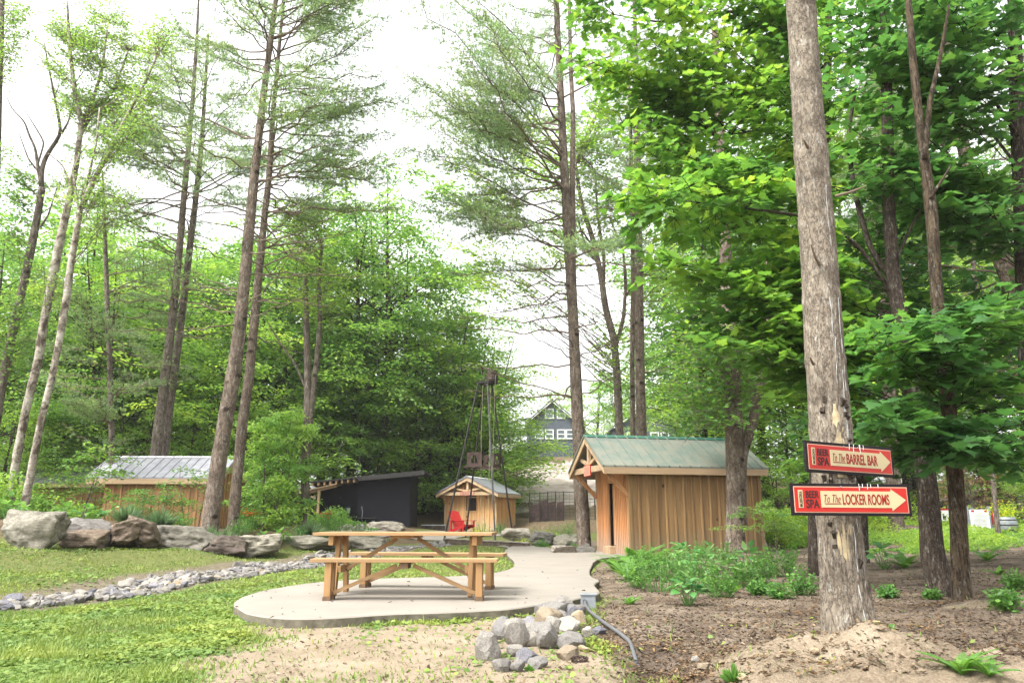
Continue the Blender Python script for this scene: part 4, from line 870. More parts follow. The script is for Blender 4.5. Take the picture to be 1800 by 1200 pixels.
def flat_wall():
    a, b = W(742, 925, 37), W(783, 925, 37.5); root = empty('low_wall', a, 0, 'short dark timber wall with a pale top between the black shed and pale cabin', 'wall')
    g = Geo(); g.box((0, 0, -.4), (b[0]-a[0], .2, .05)); obj('wall_face', g, M['boulder_dark'], root); g = Geo(); g.box((-.05, -.03, .05), (b[0]-a[0]+.05, .25, .09)); obj('coping', g, M['roof_trim_pale'], root)
flat_wall()

# ---------------------------------------------------------------- boards, barrel and pavilion beyond the trees on the right
def board(px0, px1, y0, y1, Y, mat, label, marks):
    a, b = W(px0, y1, Y), W(px1, y0, Y); root = empty('notice_board', a, 0, label, 'sign', 'boards on the far fence')
    g = Geo(); g.box((0, 0, 0), (b[0]-a[0], .03, b[2]-a[2])); obj('panel', g, mat, root)
    for (u0, v0, u1, v1, m) in marks:
        g = Geo(); w, h = b[0]-a[0], b[2]-a[2]; g.box((u0*w, -.006, v0*h), (u1*w, -.002, v1*h)); obj('lettering' if (v1-v0) < .06 else 'patch', g, M[m], root)
    g = Geo(); g.box((-.06, .032, -1.2), (-.0, .09, b[2]-a[2]+.1)); g.box((b[0]-a[0], .032, -1.2), (b[0]-a[0]+.06, .09, b[2]-a[2]+.1)); obj('post', g, M['galv'], root)
board(1709, 1737, 895, 932, 24, M['white'], 'tall white notice board with two small red marks on top', [(.08, .88, .24, .97, 'red'), (.76, .88, .93, .97, 'red')]+[(.12, z, .88, z+.012, 'galv') for z in np.linspace(.12, .8, 12)])
board(1698, 1708, 897, 912, 24.3, M['sign_red'], 'small red board left of the tall white one', [(.2, .2, .8, .26, 'white'), (.2, .6, .8, .66, 'white'), (.35, .7, .65, .9, 'white')])
board(1746, 1754, 897, 922, 24.1, M['sign_red'], 'narrow red board right of the tall white one', [(.2, .15, .8, .2, 'white'), (.2, .28, .8, .48, 'white'), (.2, .62, .8, .8, 'white')])
board(1653, 1668, 893, 915, 27, M['white'], 'small white and red board partly hidden behind the twin dark trunks', [(.0, .85, 1, 1, 'sign_red'), (.3, .1, .6, .4, 'dark')])
def barrel():
    p = W(1771, 936, 22); root = empty('barrel', p, 0, 'grey barrel planter with yellow flowers at the far right edge', 'barrel'); g = Geo(); z = np.linspace(0, .44, 9)
    g.tube([(0, 0, q) for q in z], .24*(1+.18*np.sin(np.pi*z/.44)), 24); obj('staves', g, M['galv'], root, smooth=True)
    for q in (.08, .22, .36):
        g = Geo(); g.tube([(0, 0, q-.015), (0, 0, q+.015)], .24*(1+.18*math.sin(math.pi*q/.44))+.006, 24); obj('hoop', g, M['steel'], root)
    n = 500; P = rng.normal(0, 1, (n, 3))*(.2, .2, .12)+(0, 0, .62); g = Geo(); N = unit(rng.normal(0, 1, (n, 3))); X = unit(np.cross(N, rng.normal(0, 1, (n, 3)))); g.inst([(-1, 0, 0), (0, -.5, 0), (1, 0, 0), (0, .5, 0)], [(0, 1, 2, 3)], P, X*.03, np.cross(N, X)*.03, N, rng.random(n)); obj('foliage', g, M['yellow_plant'], root)
barrel()
def pavilion():
    a = W(1690, 905, 40); root = empty('pavilion', (a[0], 40, a[2]-1.2), 0, 'small brown roofed pavilion far behind the notice boards on the right', 'pavilion')
    for x in (0, 2.2):
        for y in (0, 2): g = Geo(); g.box((x, y, 0), (x+.12, y+.12, 1.6)); obj('post', g, M['beam_pale'], root)
    g = Geo(); g.prism([(-.3, 1.6), (2.6, 1.6), (1.15, 2.2)], 1, -.3, 2.4); obj('roof', g, M['barrel_wood'], root)
pavilion()

# ---------------------------------------------------------------- electrical box and conduit
def ebox():
    p = Gt(1036, 1071); p = np.array((p[0], p[1]+.0, 0)); root = empty('electrical_box', (p[0], p[1]+.1, H(p[0], p[1])), R(-6), 'small grey metal electrical box at the corner of the slab', 'electrical box')
    g = Geo(); g.box((-.085, -.07, .0), (.085, .07, .15)); obj('housing', g, M['galv'], root, bevel=.006); g = Geo(); g.box((-.095, -.08, .151), (.095, .08, .165)); obj('lid', g, M['galv'], root, bevel=.003)
    g = Geo(); g.tube([(-.04, -.071, .09), (-.04, -.09, .09)], .02, 10); obj('fitting', g, M['steel_pale'], root)
    O = np.array(root.location); pts = [np.array((O[0]-.04, O[1]-.09, O[2]+.09))]
    for px, py, dz in ((1028, 1072, .09), (1034, 1080, .06), (1060, 1098, .04), (1090, 1117, .03), (1107, 1129, .02), (1112, 1142, .02), (1118, 1160, .0), (1126, 1174, -.03)):
        q = Gt(px, py+2); q[2] = H(q[0], q[1])+dz; pts.append(q)
    g = Geo(); P = smooth_path(np.array(pts), 60); g.tube(P, .016*(1+.05*(np.arange(60) % 2)), 10); tag(obj('conduit', g, M['conduit'], None, smooth=True), 'grey flexible conduit running from the metal box into the ditch', 'conduit')
ebox()
# ---------------------------------------------------------------- foliage tools
MAPLE = np.array([(0, -.30, 0), (.16, -.26, .02), (.42, -.34, .05), (.36, -.14, .03), (.62, .02, .07), (.40, .06, .03), (.44, .22, .05), (.22, .20, .02), (.24, .40, .02), (.10, .46, .0), (0, .72, -.06),
                  (-.10, .46, .0), (-.24, .40, .02), (-.22, .20, .02), (-.44, .22, .05), (-.40, .06, .03), (-.62, .02, .07), (-.36, -.14, .03), (-.42, -.34, .05), (-.16, -.26, .02)])
MAPLE_F = [tuple(range(20))]
LEAF4 = np.array([(0, -.5, 0), (.34, .0, .07), (0, .55, -.05), (-.34, 0, .07)]); LEAF4_F = [(0, 1, 2, 3)]
LEAF3L = np.array([(0, -.45, 0), (.50, -.2, .06), (.28, .12, .02), (0, .6, -.06), (-.28, .12, .02), (-.50, -.2, .06)]); LEAF3L_F = [tuple(range(6))]
def leaves(g, P, D, size, tilt, tv, tf, r, droop=.25):
    n = len(P); D = D+rng.normal(0, .25, (n, 3)); D[:, 2] -= droop; D = unit(D)
    Z = np.stack([rng.normal(0, tilt, n), rng.normal(0, tilt, n), np.ones(n)], 1); X = unit(np.cross(D, Z)); Z = np.cross(X, D)
    s = (size*rng.uniform(.6, 1.25, n))[:, None]; g.inst(tv, tf, P, X*s, D*s, Z*s, r)
def spray(A, B, arch, twl, tsp, lsp, t0=.3, tw=None, br=None, r0=.02, jit=.15, up=.12):
    """one limb from A to B with side twigs in a near flat plane; returns leaf positions and headings"""
    A, B = np.asarray(A, float), np.asarray(B, float); L = np.linalg.norm(B-A)
    C = (A+B)/2+np.array((0, 0, arch*L))+rng.normal(0, .05*L, 3); t = np.linspace(0, 1, 12)[:, None]
    P = (1-t)**2*A+2*t*(1-t)*C+t**2*B; P[1:-1] += rng.normal(0, .008*L, (10, 3))
    if br is not None: br.tube(P, np.linspace(r0, max(.004, r0*.2), 12), 5, False)
    LP, LD = [], []; u = t0
    while u <= 1.0001:
        k = u*11; i = min(int(k), 10); p = P[i]+(P[i+1]-P[i])*(k-i); T = unit(P[i+1]-P[i]); Sd = unit(np.cross(T, (0, 0, 1)))
        for s in ((-1, 1) if u < .97 else (0,)):
            d = unit(T*rng.uniform(.35, .8)+Sd*s*rng.uniform(.6, 1)+np.array((0, 0, rng.normal(up*.3, jit)))); l = twl*(1.15-.75*u)*rng.uniform(.6, 1.2) if s else twl*.5
            n = max(2, int(l/lsp)); q = np.linspace(.15, 1, n)[:, None]
            X = p+d*l*q+np.array((0, 0, -1))*(l*.22*q*q)
            if tw is not None: tw.tube(np.r_[[p], X[[n//2, -1]]], (.006, .004, .002), 3, False)
            pd = unit(np.cross(d, (0, 0, 1)))
            for e in (-1, 1):
                LP.append(X+pd*e*lsp*rng.uniform(.3, .9, (n, 1))+rng.normal(0, lsp*.35, (n, 3))); LD.append(np.repeat([d*.8+pd*e*.8], n, 0))
        u += tsp/L
    return np.concatenate(LP), np.concatenate(LD)
def trunkdisp(seed, ridge=.06, rings=.05, k=6, fr=1.0):
    def f(a, z, r):
        return 1+ridge*fbm(np.cos(a)*k+seed, np.sin(a)*k, z*fr*2.0, 4)+.05*fbm(np.cos(a)*1.2+seed, np.sin(a)*1.2, z*.9, 3)+rings*np.maximum(0, vnoise(seed+0*a, 0*a, z*3.1)-.45)*2
    return f
def pixtrunk(path, Y, hw, n=60):
    """path of photo pixels at depth Y -> world points and radii; foot dropped onto the ground"""
    Ys = np.broadcast_to(Y, (len(path),)).astype(float); P = [W(px, py, y) for (px, py), y in zip(path, Ys)]; r = [pxr(h, px, py, y) for h, (px, py), y in zip(hw, path, Ys)]
    zb = float(H(P[0][0], P[0][1])); P[0][2] = min(P[0][2], zb+.0); P = [P[0]-(0, 0, .12)]+P; r = [r[0]*1.12]+r
    Q = smooth_path(np.c_[np.array(P), np.array(r)], n); return Q[:, :3], Q[:, 3]
def tree_root(name, P, label, cat='tree', grp=None):
    return empty(name, P[0]+(0, 0, .12), 0, label, cat, grp)
def at_z(P, z):
    i = np.clip(np.searchsorted(P[:, 2], z), 1, len(P)-1); t = np.clip((z-P[i-1, 2])/(P[i, 2]-P[i-1, 2]+1e-9), 0, 1); return P[i-1]+(P[i]-P[i-1])*t
def add_trunk(root, paths, mat, seg=20, seed=1, ridge=.06, rings=.05, k=6, name='trunk', fr=1.0):
    g = Geo()
    for P, r in paths: g.tube(P-np.array(root.location), r, seg, True, disp=trunkdisp(seed, ridge, rings, k, fr))
    return obj(name, g, mat, root, smooth=True)

# ---- pines
def pine(paths, mat, label, zdead, zlive, ztop, Lmax, seed, seg=16, side=None, needle_n=6, dens=1.0, name='pine_tree', grp='tall pines', nw=.009, dead_n=1.0, off=None, mirror=None):
    global rng; rng = np.random.default_rng(seed)
    P, r = paths[0]; root = tree_root(name, P, label, 'pine tree', grp); O = np.array(root.location)
    add_trunk(root, paths, mat, seg, seed)
    br = Geo(); TP, TD = [], []; z = zdead
    Pm = P[1:]
    while z < ztop:
        live = sstep(zlive-1.5, zlive+1.0, z); n = rng.integers(1, 4) if live > .5 else (rng.integers(1, 4) if rng.random() < dead_n else 0)
        for _ in range(n):
            az = rng.uniform(0, 2*math.pi)
            if side is not None and rng.random() < .6: az = side+rng.normal(0, .6)
            q = (z-zdead)/(ztop-zdead); L = Lmax*(.55+.6*math.sin(math.pi*min(1, q*.9+.15)))*rng.uniform(.6, 1.1)*(1.0 if z < ztop*.8 else max(.25, (ztop-z)/(ztop*.2)))
            if live < .5: L *= .8
            p = at_z(Pm, z+rng.uniform(-.1, .1)); d = np.array((math.cos(az), math.sin(az), 0)); rise = rng.normal(.12, .2)+.25*q
            t = np.linspace(0, 1, 9)[:, None]; C = p+d*L*t+np.array((0, 0, 1))*(L*(rise*t-.12*t*t+.12*t**3)); C[1:] += rng.normal(0, .018*L, (8, 3))
            r0 = (.010+.0055*L); br.tube(C-O, np.linspace(r0, .006, 9), 5, False)
            sd_ = np.array((-d[1], d[0], 0)); u = .28 if live > .5 else .3
            while u < 1:
                i = min(int(u*8), 7); b0 = C[i]+(C[i+1]-C[i])*(u*8-i)
                for s in (-1, 1):
                    if rng.random() > (.9 if live > .5 else .35): continue
                    l = L*.30*(1.25-u)*rng.uniform(.5, 1.3); dd = unit(d*.8+sd_*s*.75+np.array((0, 0, rng.normal(.12, .15)))); e = b0+dd*l+np.array((0, 0, rng.normal(0, .05*l)))
                    br.tube(np.array([b0, (b0+e)/2+(0, 0, .02), e])-O, (.008, .005, .003), 3, False)
                    if live > rng.random()*.9:
                        m = max(3, int(l/.072*dens)); q_ = rng.uniform(.15, 1.08, m)[:, None]; TP.append(b0+(e-b0)*q_+rng.normal(0, .035, (m, 3))); TD.append(np.repeat([dd], m, 0)+rng.normal(0, .35, (m, 3))+(0, 0, .15))
                u += (.13 if live > .5 else .22)/L*1.0
        z += rng.uniform(.25, .5) if live > .5 else rng.uniform(.3, .65)
    obj('branches', br, M['twig'], root)
    TP, TD = np.concatenate(TP), unit(np.concatenate(TD)); g = Geo(); n = len(TP)
    for k in range(needle_n):
        D = unit(TD+rng.normal(0, .65, (n, 3))); X = unit(np.cross(D, rng.normal(0, 1, (n, 3)))); ln = rng.uniform(.08, .14, n)[:, None]
        g.add(np.stack([TP-O-X*nw, TP-O+X*nw, TP-O+D*ln], 1).reshape(-1, 3), np.arange(3*n).reshape(-1, 3), np.clip(rng.normal(.5, .22, n), 0, 1))
    obj('crown', g, M['needle'], root); return root

# ---- leafy crown from a list of tip points
def crown(root, tips, base_of, leaf, tv, tf, size, twl, tsp, lsp, t0=.3, arch=.08, r0=.018, twigs=True, tilt=.35, mbr='twig', rr=(.5, .22), droop=.25, Lmax=3.0):
    O = np.array(root.location); br = Geo(); tw = br if twigs else None; LP, LD, RR = [], [], []
    for B in tips:
        A = base_of(B); L = np.linalg.norm(B-A); t = max(t0, 1-Lmax/L) if L > Lmax else t0
        p, d = spray(A-O, B-O, arch, twl, tsp, lsp, t, tw, br, r0*(.6+.25*L)); LP.append(p); LD.append(d); RR.append(np.full(len(p), rng.normal(rr[0], rr[1]*.6)))
    P, D, r_ = np.concatenate(LP), np.concatenate(LD), np.concatenate(RR); g = Geo(); leaves(g, P, D, size, tilt, tv, tf, np.clip(r_+rng.normal(0, rr[1]*.7, len(P)), 0, 1), droop)
    obj('branches', br, M[mbr], root); obj('crown', g, M[leaf], root); return len(P)
def decid(label, h, r, R_, cb, nb, leaf, size, seed, name='leafy_tree', cat='tree', grp=None, loc=(0, 0, 0), mat='bark_dark', tsp=.3, lsp=.16, twl=1.2, stems=1, sub=5, tv=LEAF4, tf=LEAF4_F, tilt=.4, prof=None):
    """free standing broadleaf tree built round its own foot"""
    global rng; rng = np.random.default_rng(seed); root = empty(name, loc, 0, label, cat, grp); O = np.array(root.location); paths = []
    for s in range(stems):
        a = rng.uniform(0, 6.28); ln = (0 if stems == 1 else rng.uniform(.08, .2)*h); P = np.array([(math.cos(a)*ln*q**1.2+.03*h*math.sin(q*3+a)*q, math.sin(a)*ln*q**1.2, -.15+h*.95*q) for q in np.linspace(0, 1, 24)]); P[:, :2] += (0 if stems == 1 else 1)*np.array((math.cos(a), math.sin(a)))*.25
        paths.append((P+O, r*(1.15-q_arr(24))))
    add_trunk(root, paths, M[mat], 10, seed, .05, .03)
    br = Geo(); LP, LD, RR = [], [], []
    for i in range(nb):
        P = paths[i % stems][0]-O; u = (i+rng.random())/nb; z = h*(cb+(.97-cb)*u); az = i*2.399+rng.normal(0, .3); pf = (math.sin(math.pi*min(1, (.22+.78*u)))**.7 if prof is None else prof(u)); L = R_*pf*rng.uniform(.75, 1.15)+.3
        zs = max(.1, z-L*.45); A = at_z(P, zs); B = np.array((A[0]+math.cos(az)*L, A[1]+math.sin(az)*L, z+rng.normal(0, .04*h)))
        br.tube(np.array([A, (A+B)/2+(0, 0, .08*L), B]), np.array((.02+.008*L, .02, .008))*min(1, .15+R_/3), 4, False)
        for k in range(sub):
            t = rng.uniform(.35, 1) if k else 1.0; C = A+(B-A)*t; E = C+np.array((math.cos(az), math.sin(az), 0))*rng.uniform(.2, .9)*L*.35+rng.normal(0, 1, 3)*(L*.22+.15, L*.22+.15, L*.12)
            p, d = spray(C, E, .05, twl*rng.uniform(.7, 1.2), tsp, lsp, .05, None, br, .012*min(1, .15+R_/3)); LP.append(p); LD.append(d); RR.append(np.full(len(p), rng.normal(.5, .14)))
    P, D, r_ = np.concatenate(LP), np.concatenate(LD), np.concatenate(RR); g = Geo(); leaves(g, P, D, size, tilt, tv, tf, np.clip(r_+rng.normal(0, .16, len(P)), 0, 1))
    obj('branches', br, M['twig_dark' if R_ > 2 else 'twig'], root); obj('crown', g, M[leaf], root); return root, len(P)
def q_arr(n): return np.linspace(0, 1, n)
# ---------------------------------------------------------------- hero pines and trunks
B_ = M
def T(path, Y, hw, n=60, k=1.0): return pixtrunk(path, Y, tuple(h*k for h in hw), n)
rng = np.random.default_rng(11)
# the big trunk that carries the signs
def sign_tree():
    P, r = T([(1500, 1148), (1487, 1050), (1477, 940), (1466, 860), (1461, 770), (1449, 620), (1440, 470), (1430, 330), (1418, 170), (1409, 30), (1402, -120), (1385, -420), (1360, -900)], TY, (50, 40, 36, 35, 34, 32, 30, 27.5, 25.5, 24, 23, 20, 15), 620)
    root = tree_root('pine_tree', P, 'thick grey barked pine trunk carrying the two red arrow signs', 'pine tree'); O = np.array(root.location)
    g = Geo()
    def disp(a, z, rr):
        ca, sa = np.cos(a), np.sin(a); low = sstep(2.6, .2, z)
        rid = 1-np.abs(fbm(ca*9+3*0, sa*9, z*1.3, 3))*1.3; rings = np.zeros_like(z+a)
        for zc in (1.62, 2.15, 2.62, 3.2, 3.85, 4.5, 5.1): rings = rings+np.exp(-((z-zc-.04*np.cos(a*2+zc*7)-.03*vnoise(ca*3, sa*3, zc))/.045)**2)*(1+.8*vnoise(ca*2+zc, sa*2, 1))
        wound = np.exp(-((np.angle(np.exp(1j*(a-W_AZ)))/.30)**2))*sstep(1.15, 1.45, z)*sstep(1.95, 1.6, z)
        wound2 = np.exp(-((np.angle(np.exp(1j*(a-W_AZ)))/.4)**2))*np.exp(-((z-.9)/.14)**2)
        return 1+.10*low*(rid-.4)+.022*fbm(ca*7, sa*7, z*5, 4)+.045*fbm(ca*1.4, sa*1.4, z*1.1, 3)+.04*rings-.10*wound-.10*wound2
    g.tube(P-O, r, 150, True, disp=lambda a, z, rr: disp(a, z+O[2], rr)); obj('trunk', g, M['bark_sign'], root, smooth=True)
    # bare split wood below the bark, with torn dark edges
    i0, i1 = np.searchsorted(P[:, 2], 1.05), np.searchsorted(P[:, 2], 1.92)
    for zs, ze, w, m, inset in ((1.28, 1.80, .17, 'wood_bare', .925), (.72, .98, .16, 'wood_bare', .93)):
        g = Geo(); zz = np.linspace(zs, ze, 26); v = []
        for z in zz:
            c = at_z(P, z); rr = np.interp(z, P[:, 2], r); q = (z-zs)/(ze-zs); half = w/rr*(.9-.75*q**2.0)*.62*(1+.22*math.sin(z*31)+.15*math.sin(z*67)) if zs > 1.2 else w/rr*.55*math.sin(math.pi*min(max(q, .02), .98))**.5
            for s in np.linspace(-1, 1, 11): a = -math.pi/2-.10+s*half; k = rr*(inset+.075*(1-abs(s)**4)); v.append((c[0]+math.cos(a)*k-O[0], c[1]+math.sin(a)*k-O[1], z-O[2]))
        i, j = np.meshgrid(np.arange(25), np.arange(10), indexing='ij'); a_ = (i*11+j).ravel(); g.add(v, np.stack([a_, a_+1, a_+12, a_+11], 1)); obj('bare_wood', g, M[m], root, smooth=True)
    # torn bark flaps, resin runs and stubs
    for k in range(34):
        z = rng.uniform(1.2, 1.85) if k < 30 else rng.uniform(.68, 1.0); c = at_z(P, z); rr = np.interp(z, P[:, 2], r); s = rng.choice((-1, 1)); a = -math.pi/2-.10+s*(rng.uniform(.42, .75)); q = np.array((c[0]+math.cos(a)*rr, c[1]+math.sin(a)*rr, z))-O; d = np.array((math.cos(a), math.sin(a), 0)); g = Geo()
        g.bar(q-d*.02, q+d*rng.uniform(.004, .014)+(0, 0, rng.uniform(-.05, .05)), rng.uniform(.015, .035), rng.uniform(.02, .06)); obj('torn_bark', g, M['bark_dark'], root)
    for a0, z0, z1 in ((-1.05, 1.02, 2.05), (-1.0, .55, 1.0), (-1.35, .25, .62), (-1.12, 1.2, 1.9), (-.9, 1.9, 2.6), (-1.5, 2.3, 2.7), (-1.2, 3.0, 3.5), (-1.4, 1.95, 2.3), (-1.35, .5, .95)):
        zz = np.linspace(z0, z1, 18); pts = []; g = Geo()
        for z in zz: c = at_z(P, z); rr = np.interp(z, P[:, 2], r)*1.018; a = a0+.04*math.sin(z*9+a0*5)+.02*math.sin(z*31); pts.append((c[0]+math.cos(a)*rr-O[0], c[1]+math.sin(a)*rr-O[1], z-O[2]))
        g.tube(pts, rng.uniform(.0015, .0035)*(1+.5*np.sin(zz*40)), 5); obj('resin_run', g, M['resin'], root)
    br = Geo()
    for px, py, dx, dz in ((1440, 465, -.09, .12), (1468, 345, .2, .04), (1430, 640, -.06, .03), (1420, 260, -.07, .02)):
        q = W(px, py, TY-.12)-O; br.tube([q, q+(dx*.5, -.05, dz*.3), q+(dx, -.1, dz)], (.012, .009, .004), 6)
    zt = P[-1, 2]
    LP, LD = [], []
    for k in range(16):
        z = rng.uniform(9.2, zt-.2); a = k*2.4; A = at_z(P, z)-O; B = A+np.array((math.cos(a), math.sin(a), .15))*rng.uniform(1.3, 2.2); p, d = spray(A, B, .05, .7, .2, .09, .3, br, br, .03); LP.append(p); LD.append(d)
    obj('branches', br, M['twig'], root); g = Geo(); Pn, Dn = np.concatenate(LP), unit(np.concatenate(LD))
    for k in range(5):
        D = unit(Dn+rng.normal(0, .6, Dn.shape)); X = unit(np.cross(D, rng.normal(0, 1, D.shape))); g.add(np.stack([Pn-X*.005, Pn+X*.005, Pn+D*.1], 1).reshape(-1, 3), np.arange(3*len(Pn)).reshape(-1, 3), rng.random(len(Pn)))
    obj('crown', g, M['needle'], root)
W_AZ = -math.pi/2-.1
sign_tree()

NP = []
p2 = T([(1027, 957), (1021, 850), (1014, 700), (1007, 560), (1000, 420), (992, 300), (986, 180), (980, 60), (976, -60), (968, -260)], 22.6, (17.5, 16, 14.5, 13, 12.5, 10.5, 9, 7.5, 6, 3), 130, 0.7)
p2b = T([(1003, 390), (1006, 300), (1008, 210), (1003, 120), (1001, 20), (999, -90)], 22.6, (6, 6.5, 6, 5, 4, 3), 50, 0.7); p2b = (p2b[0][3:], p2b[1][3:])
pine([p2, p2b], B_['bark_pine'], 'tall straight twin topped pine beside the green roofed cabin', 4.5, 9.0, 20, 5.0, 101, 22, side=math.pi+.2, dens=1.1)
p3 = T([(372, 884), (386, 800), (398, 730), (412, 650), (421, 580), (428, 510), (438, 400), (446, 320), (455, 240), (463, 170), (472, 100), (485, 0), (500, -120), (515, -230)], 19.2, (23, 21, 20, 18.5, 17, 15, 14, 12, 10, 8.5, 8, 6, 4, 2), 150, 0.64)
pine([p3], B_['bark_pine'], 'thick leaning pine standing in the planting bed right of the silver roofed cabin', 6.0, 10.2, 19.5, 3.6, 102, 24, side=.1, dens=1.05)
p4 = T([(414, 870), (424, 760), (438, 660), (448, 560), (456, 470), (464, 390), (474, 300), (480, 200), (490, 90), (505, -60)], 20.9, (15, 14, 13, 12, 10.5, 9, 8, 7, 5, 3), 110, 0.62)
pine([p4], B_['bark_pine'], 'slimmer pine rising close behind the thick leaning pine in the bed', 6.2, 9.8, 19.5, 3.6, 103, 18, side=0, dens=1.0)
p5 = T([(270, 815), (283, 720), (297, 610), (307, 520), (316, 430), (324, 340), (332, 250), (340, 160), (346, 70), (350, -20)], 26, (17, 14, 12, 10.5, 9.5, 8.5, 7, 5.5, 4, 2.5), 90, 0.62)
pine([p5], B_['bark_grey'], 'left stem of the close pair of pines behind the silver roofed cabin', 7.5, 12.0, 21, 4.2, 104, 14, side=math.pi)
p6 = T([(284, 815), (297, 720), (314, 600), (326, 500), (338, 400), (350, 300), (356, 230), (361, 150), (366, 60)], 26.6, (15, 12, 10, 9.5, 8.5, 7.5, 6, 4.5, 3), 80, 0.62)
pine([p6], B_['bark_grey'], 'right stem of the close pair of pines behind the silver roofed cabin', 7.5, 12.5, 19, 3.8, 105, 14)
p7 = T([(1127, 800), (1125, 660), (1123, 520), (1122, 400), (1120, 260), (1117, 120), (1114, -40)], 25.5, (13, 12, 10.5, 9.5, 8, 6.5, 4), 80, 0.72)
pine([p7], B_['bark_pine'], 'thicker of the two close trunks rising behind the green metal roof', 5.5, 11.5, 19, 3.0, 106, 14, dead_n=.8)
p8 = T([(1110, 800), (1111, 640), (1113, 500), (1112, 380), (1109, 240), (1104, 100)], 26.5, (7.5, 7, 6.5, 6, 5, 3.5), 60, 0.62)
pine([p8], B_['bark_pine'], 'thin trunk touching the thicker one behind the green metal roof', 6, 12.5, 18, 2.4, 107, 12, dead_n=.7)
p9 = T([(1752, 925), (1747, 860), (1741, 780), (1720, 560), (1700, 330), (1690, 150)], 21, (7, 6.5, 6, 5, 4.5, 4), 60, 0.62)
pine([p9], B_['bark_grey'], 'slender pale trunk right of the white notice board', 5, 7.5, 15, 2.6, 108, 12)
p10 = T([(1850, 700), (1812, 590), (1786, 520), (1758, 448), (1735, 395), (1712, 335), (1690, 240), (1670, 100), (1655, -50)], 12.5, (22, 19, 17.5, 16.5, 15, 13, 11, 9, 7), 90, 0.9)
p12 = T([(196, 900), (197, 780), (193, 640), (188, 520), (184, 400), (180, 300)], 25, (5, 5, 4.5, 4, 3, 1.5), 60)
pine([p12], B_['bark_grey'], 'young soft needled pine filling the gap between the birches and the pair of pines', 3.0, 3.4, 11.5, 3.0, 111, 12, dens=.9)
def right_pine():
    P, r = p10; P2 = np.r_[[(P[2, 0]+.8, 12.5, H(P[2, 0]+.8, 12.5)-.1)], P[2:]]; r2 = np.r_[r[2]*1.2, r[2:]]; Q = smooth_path(np.c_[P2, r2], 100)
    return pine([(Q[:, :3], Q[:, 3])], B_['bark_pine'], 'dark pine leaning left at the right edge of the view', 3.2, 6.5, 12, 2.6, 109, 18, side=math.pi*.9)
right_pine()
p11 = T([(1578, 955), (1573, 905), (1566, 760), (1560, 600), (1552, 480), (1548, 330), (1540, 150), (1532, -60)], 24.8, (24, 20, 17, 15, 14, 13, 10, 7), 80, 0.66)
pine([p11], B_['bark_pine'], 'stout trunk on a low earth mound, seen just right of the lower arrow sign', 6, 11, 18, 2.8, 110, 16)

def bare_or_leafy(name, paths, mat, label, cat, grp=None, seg=14, seed=5, limbs=(), leafy=None, mbr='twig'):
    global rng; rng = np.random.default_rng(seed); root = tree_root(name, paths[0][0], label, cat, grp); O = np.array(root.location)
    add_trunk(root, paths, M[mat], seg, seed, .05, .05)
    if limbs:
        g = Geo()
        for pth, Y, hw in limbs: P = np.array([W(a, b, Y) for a, b in pth]); r = np.array([pxr(h*.75, a, b, Y) for h, (a, b) in zip(hw, pth)]); q = smooth_path(np.c_[P, r], 24); g.tube(q[:, :3]-O, q[:, 3], 7)
        obj('limbs', g, M[mat if 'bark' in mat else mbr], root, smooth=True)
    if leafy: leafy(root)
    return root
def blob_tips(blobs, paths):
    """blobs: (px, py, Y, rx px, ry px, depth spread, count)"""
    out = []
    for px, py, Y, rx, ry, dY, n in blobs:
        for _ in range(n):
            a = rng.uniform(0, 6.28); q = math.sqrt(rng.random()); out.append(W(px+rx*q*math.cos(a), py+ry*q*math.sin(a), Y+rng.uniform(-dY, dY)))
    return out
def base_fn(paths, drop=.25, zmin=1.2):
    A = np.concatenate([p[0] for p in paths])
    def f(B):
        h = np.hypot(A[:, 0]-B[0], A[:, 1]-B[1]); tgt = B[2]-drop*h; k = np.argmin(np.abs(A[:, 2]-np.maximum(tgt, zmin))+.25*h); return A[k]
    return f
def base_near(paths, limbs, drop=.2):
    return base_fn(paths, drop)
# ---- birches on the left
def birch(paths, mat, label, blobs, seed, limbs=(), size=.085, leaf='leaf_birch', twl=.55, grp='birches at the left', name='birch_tree', cat='birch tree', lsp=.11, tsp=.22):
    def lf(root):
        ap = list(paths)+[(np.array([W(a, b, Y) for a, b in pth]), None) for pth, Y, hw in limbs]
        crown(root, blob_tips(blobs, ap), base_fn(ap, .8, 3), leaf, LEAF4, LEAF4_F, size, twl, tsp, lsp, .35, .05, .008, True, .6, Lmax=1.7)
    return bare_or_leafy(name, paths, mat, label, cat, grp, 14, seed, limbs, lf)
b1 = T([(18, 885), (30, 800), (48, 710), (68, 630), (78, 560), (92, 490), (106, 420), (122, 350), (134, 290), (143, 215)], 20.5, (12, 11, 11, 11, 11, 11.5, 11, 9, 7.5, 6.5), 100, 0.62)
birch([b1], 'bark_birch', 'peeling white birch leaning right at the far left of the bed', [(120, 70, 20.5, 60, 75, 1.2, 60), (190, 60, 21, 55, 60, 1.2, 50), (240, 110, 21, 40, 55, 1, 26), (140, 180, 20.5, 50, 40, 1, 26), (120, 300, 20.5, 35, 50, .8, 12), (205, 150, 20.5, 35, 50, 1, 22), (90, 500, 20.3, 40, 60, .8, 14)], 21,
      [([(143, 215), (130, 150), (122, 80), (118, 0)], 20.5, (6, 5, 4, 2)), ([(145, 215), (162, 180), (180, 120), (190, 40)], 20.6, (5, 4, 3, 2)), ([(140, 240), (165, 195), (200, 160), (225, 90)], 20.6, (4, 3.5, 3, 2)), ([(125, 330), (110, 290), (85, 270)], 20.5, (3, 2, 1.2))])
b2 = T([(42, 890), (58, 810), (72, 740), (90, 670), (104, 600), (116, 530), (125, 460), (134, 410), (140, 370)], 19, (11, 10, 9, 9, 9, 9.5, 9, 8.5, 7), 90, 0.62)
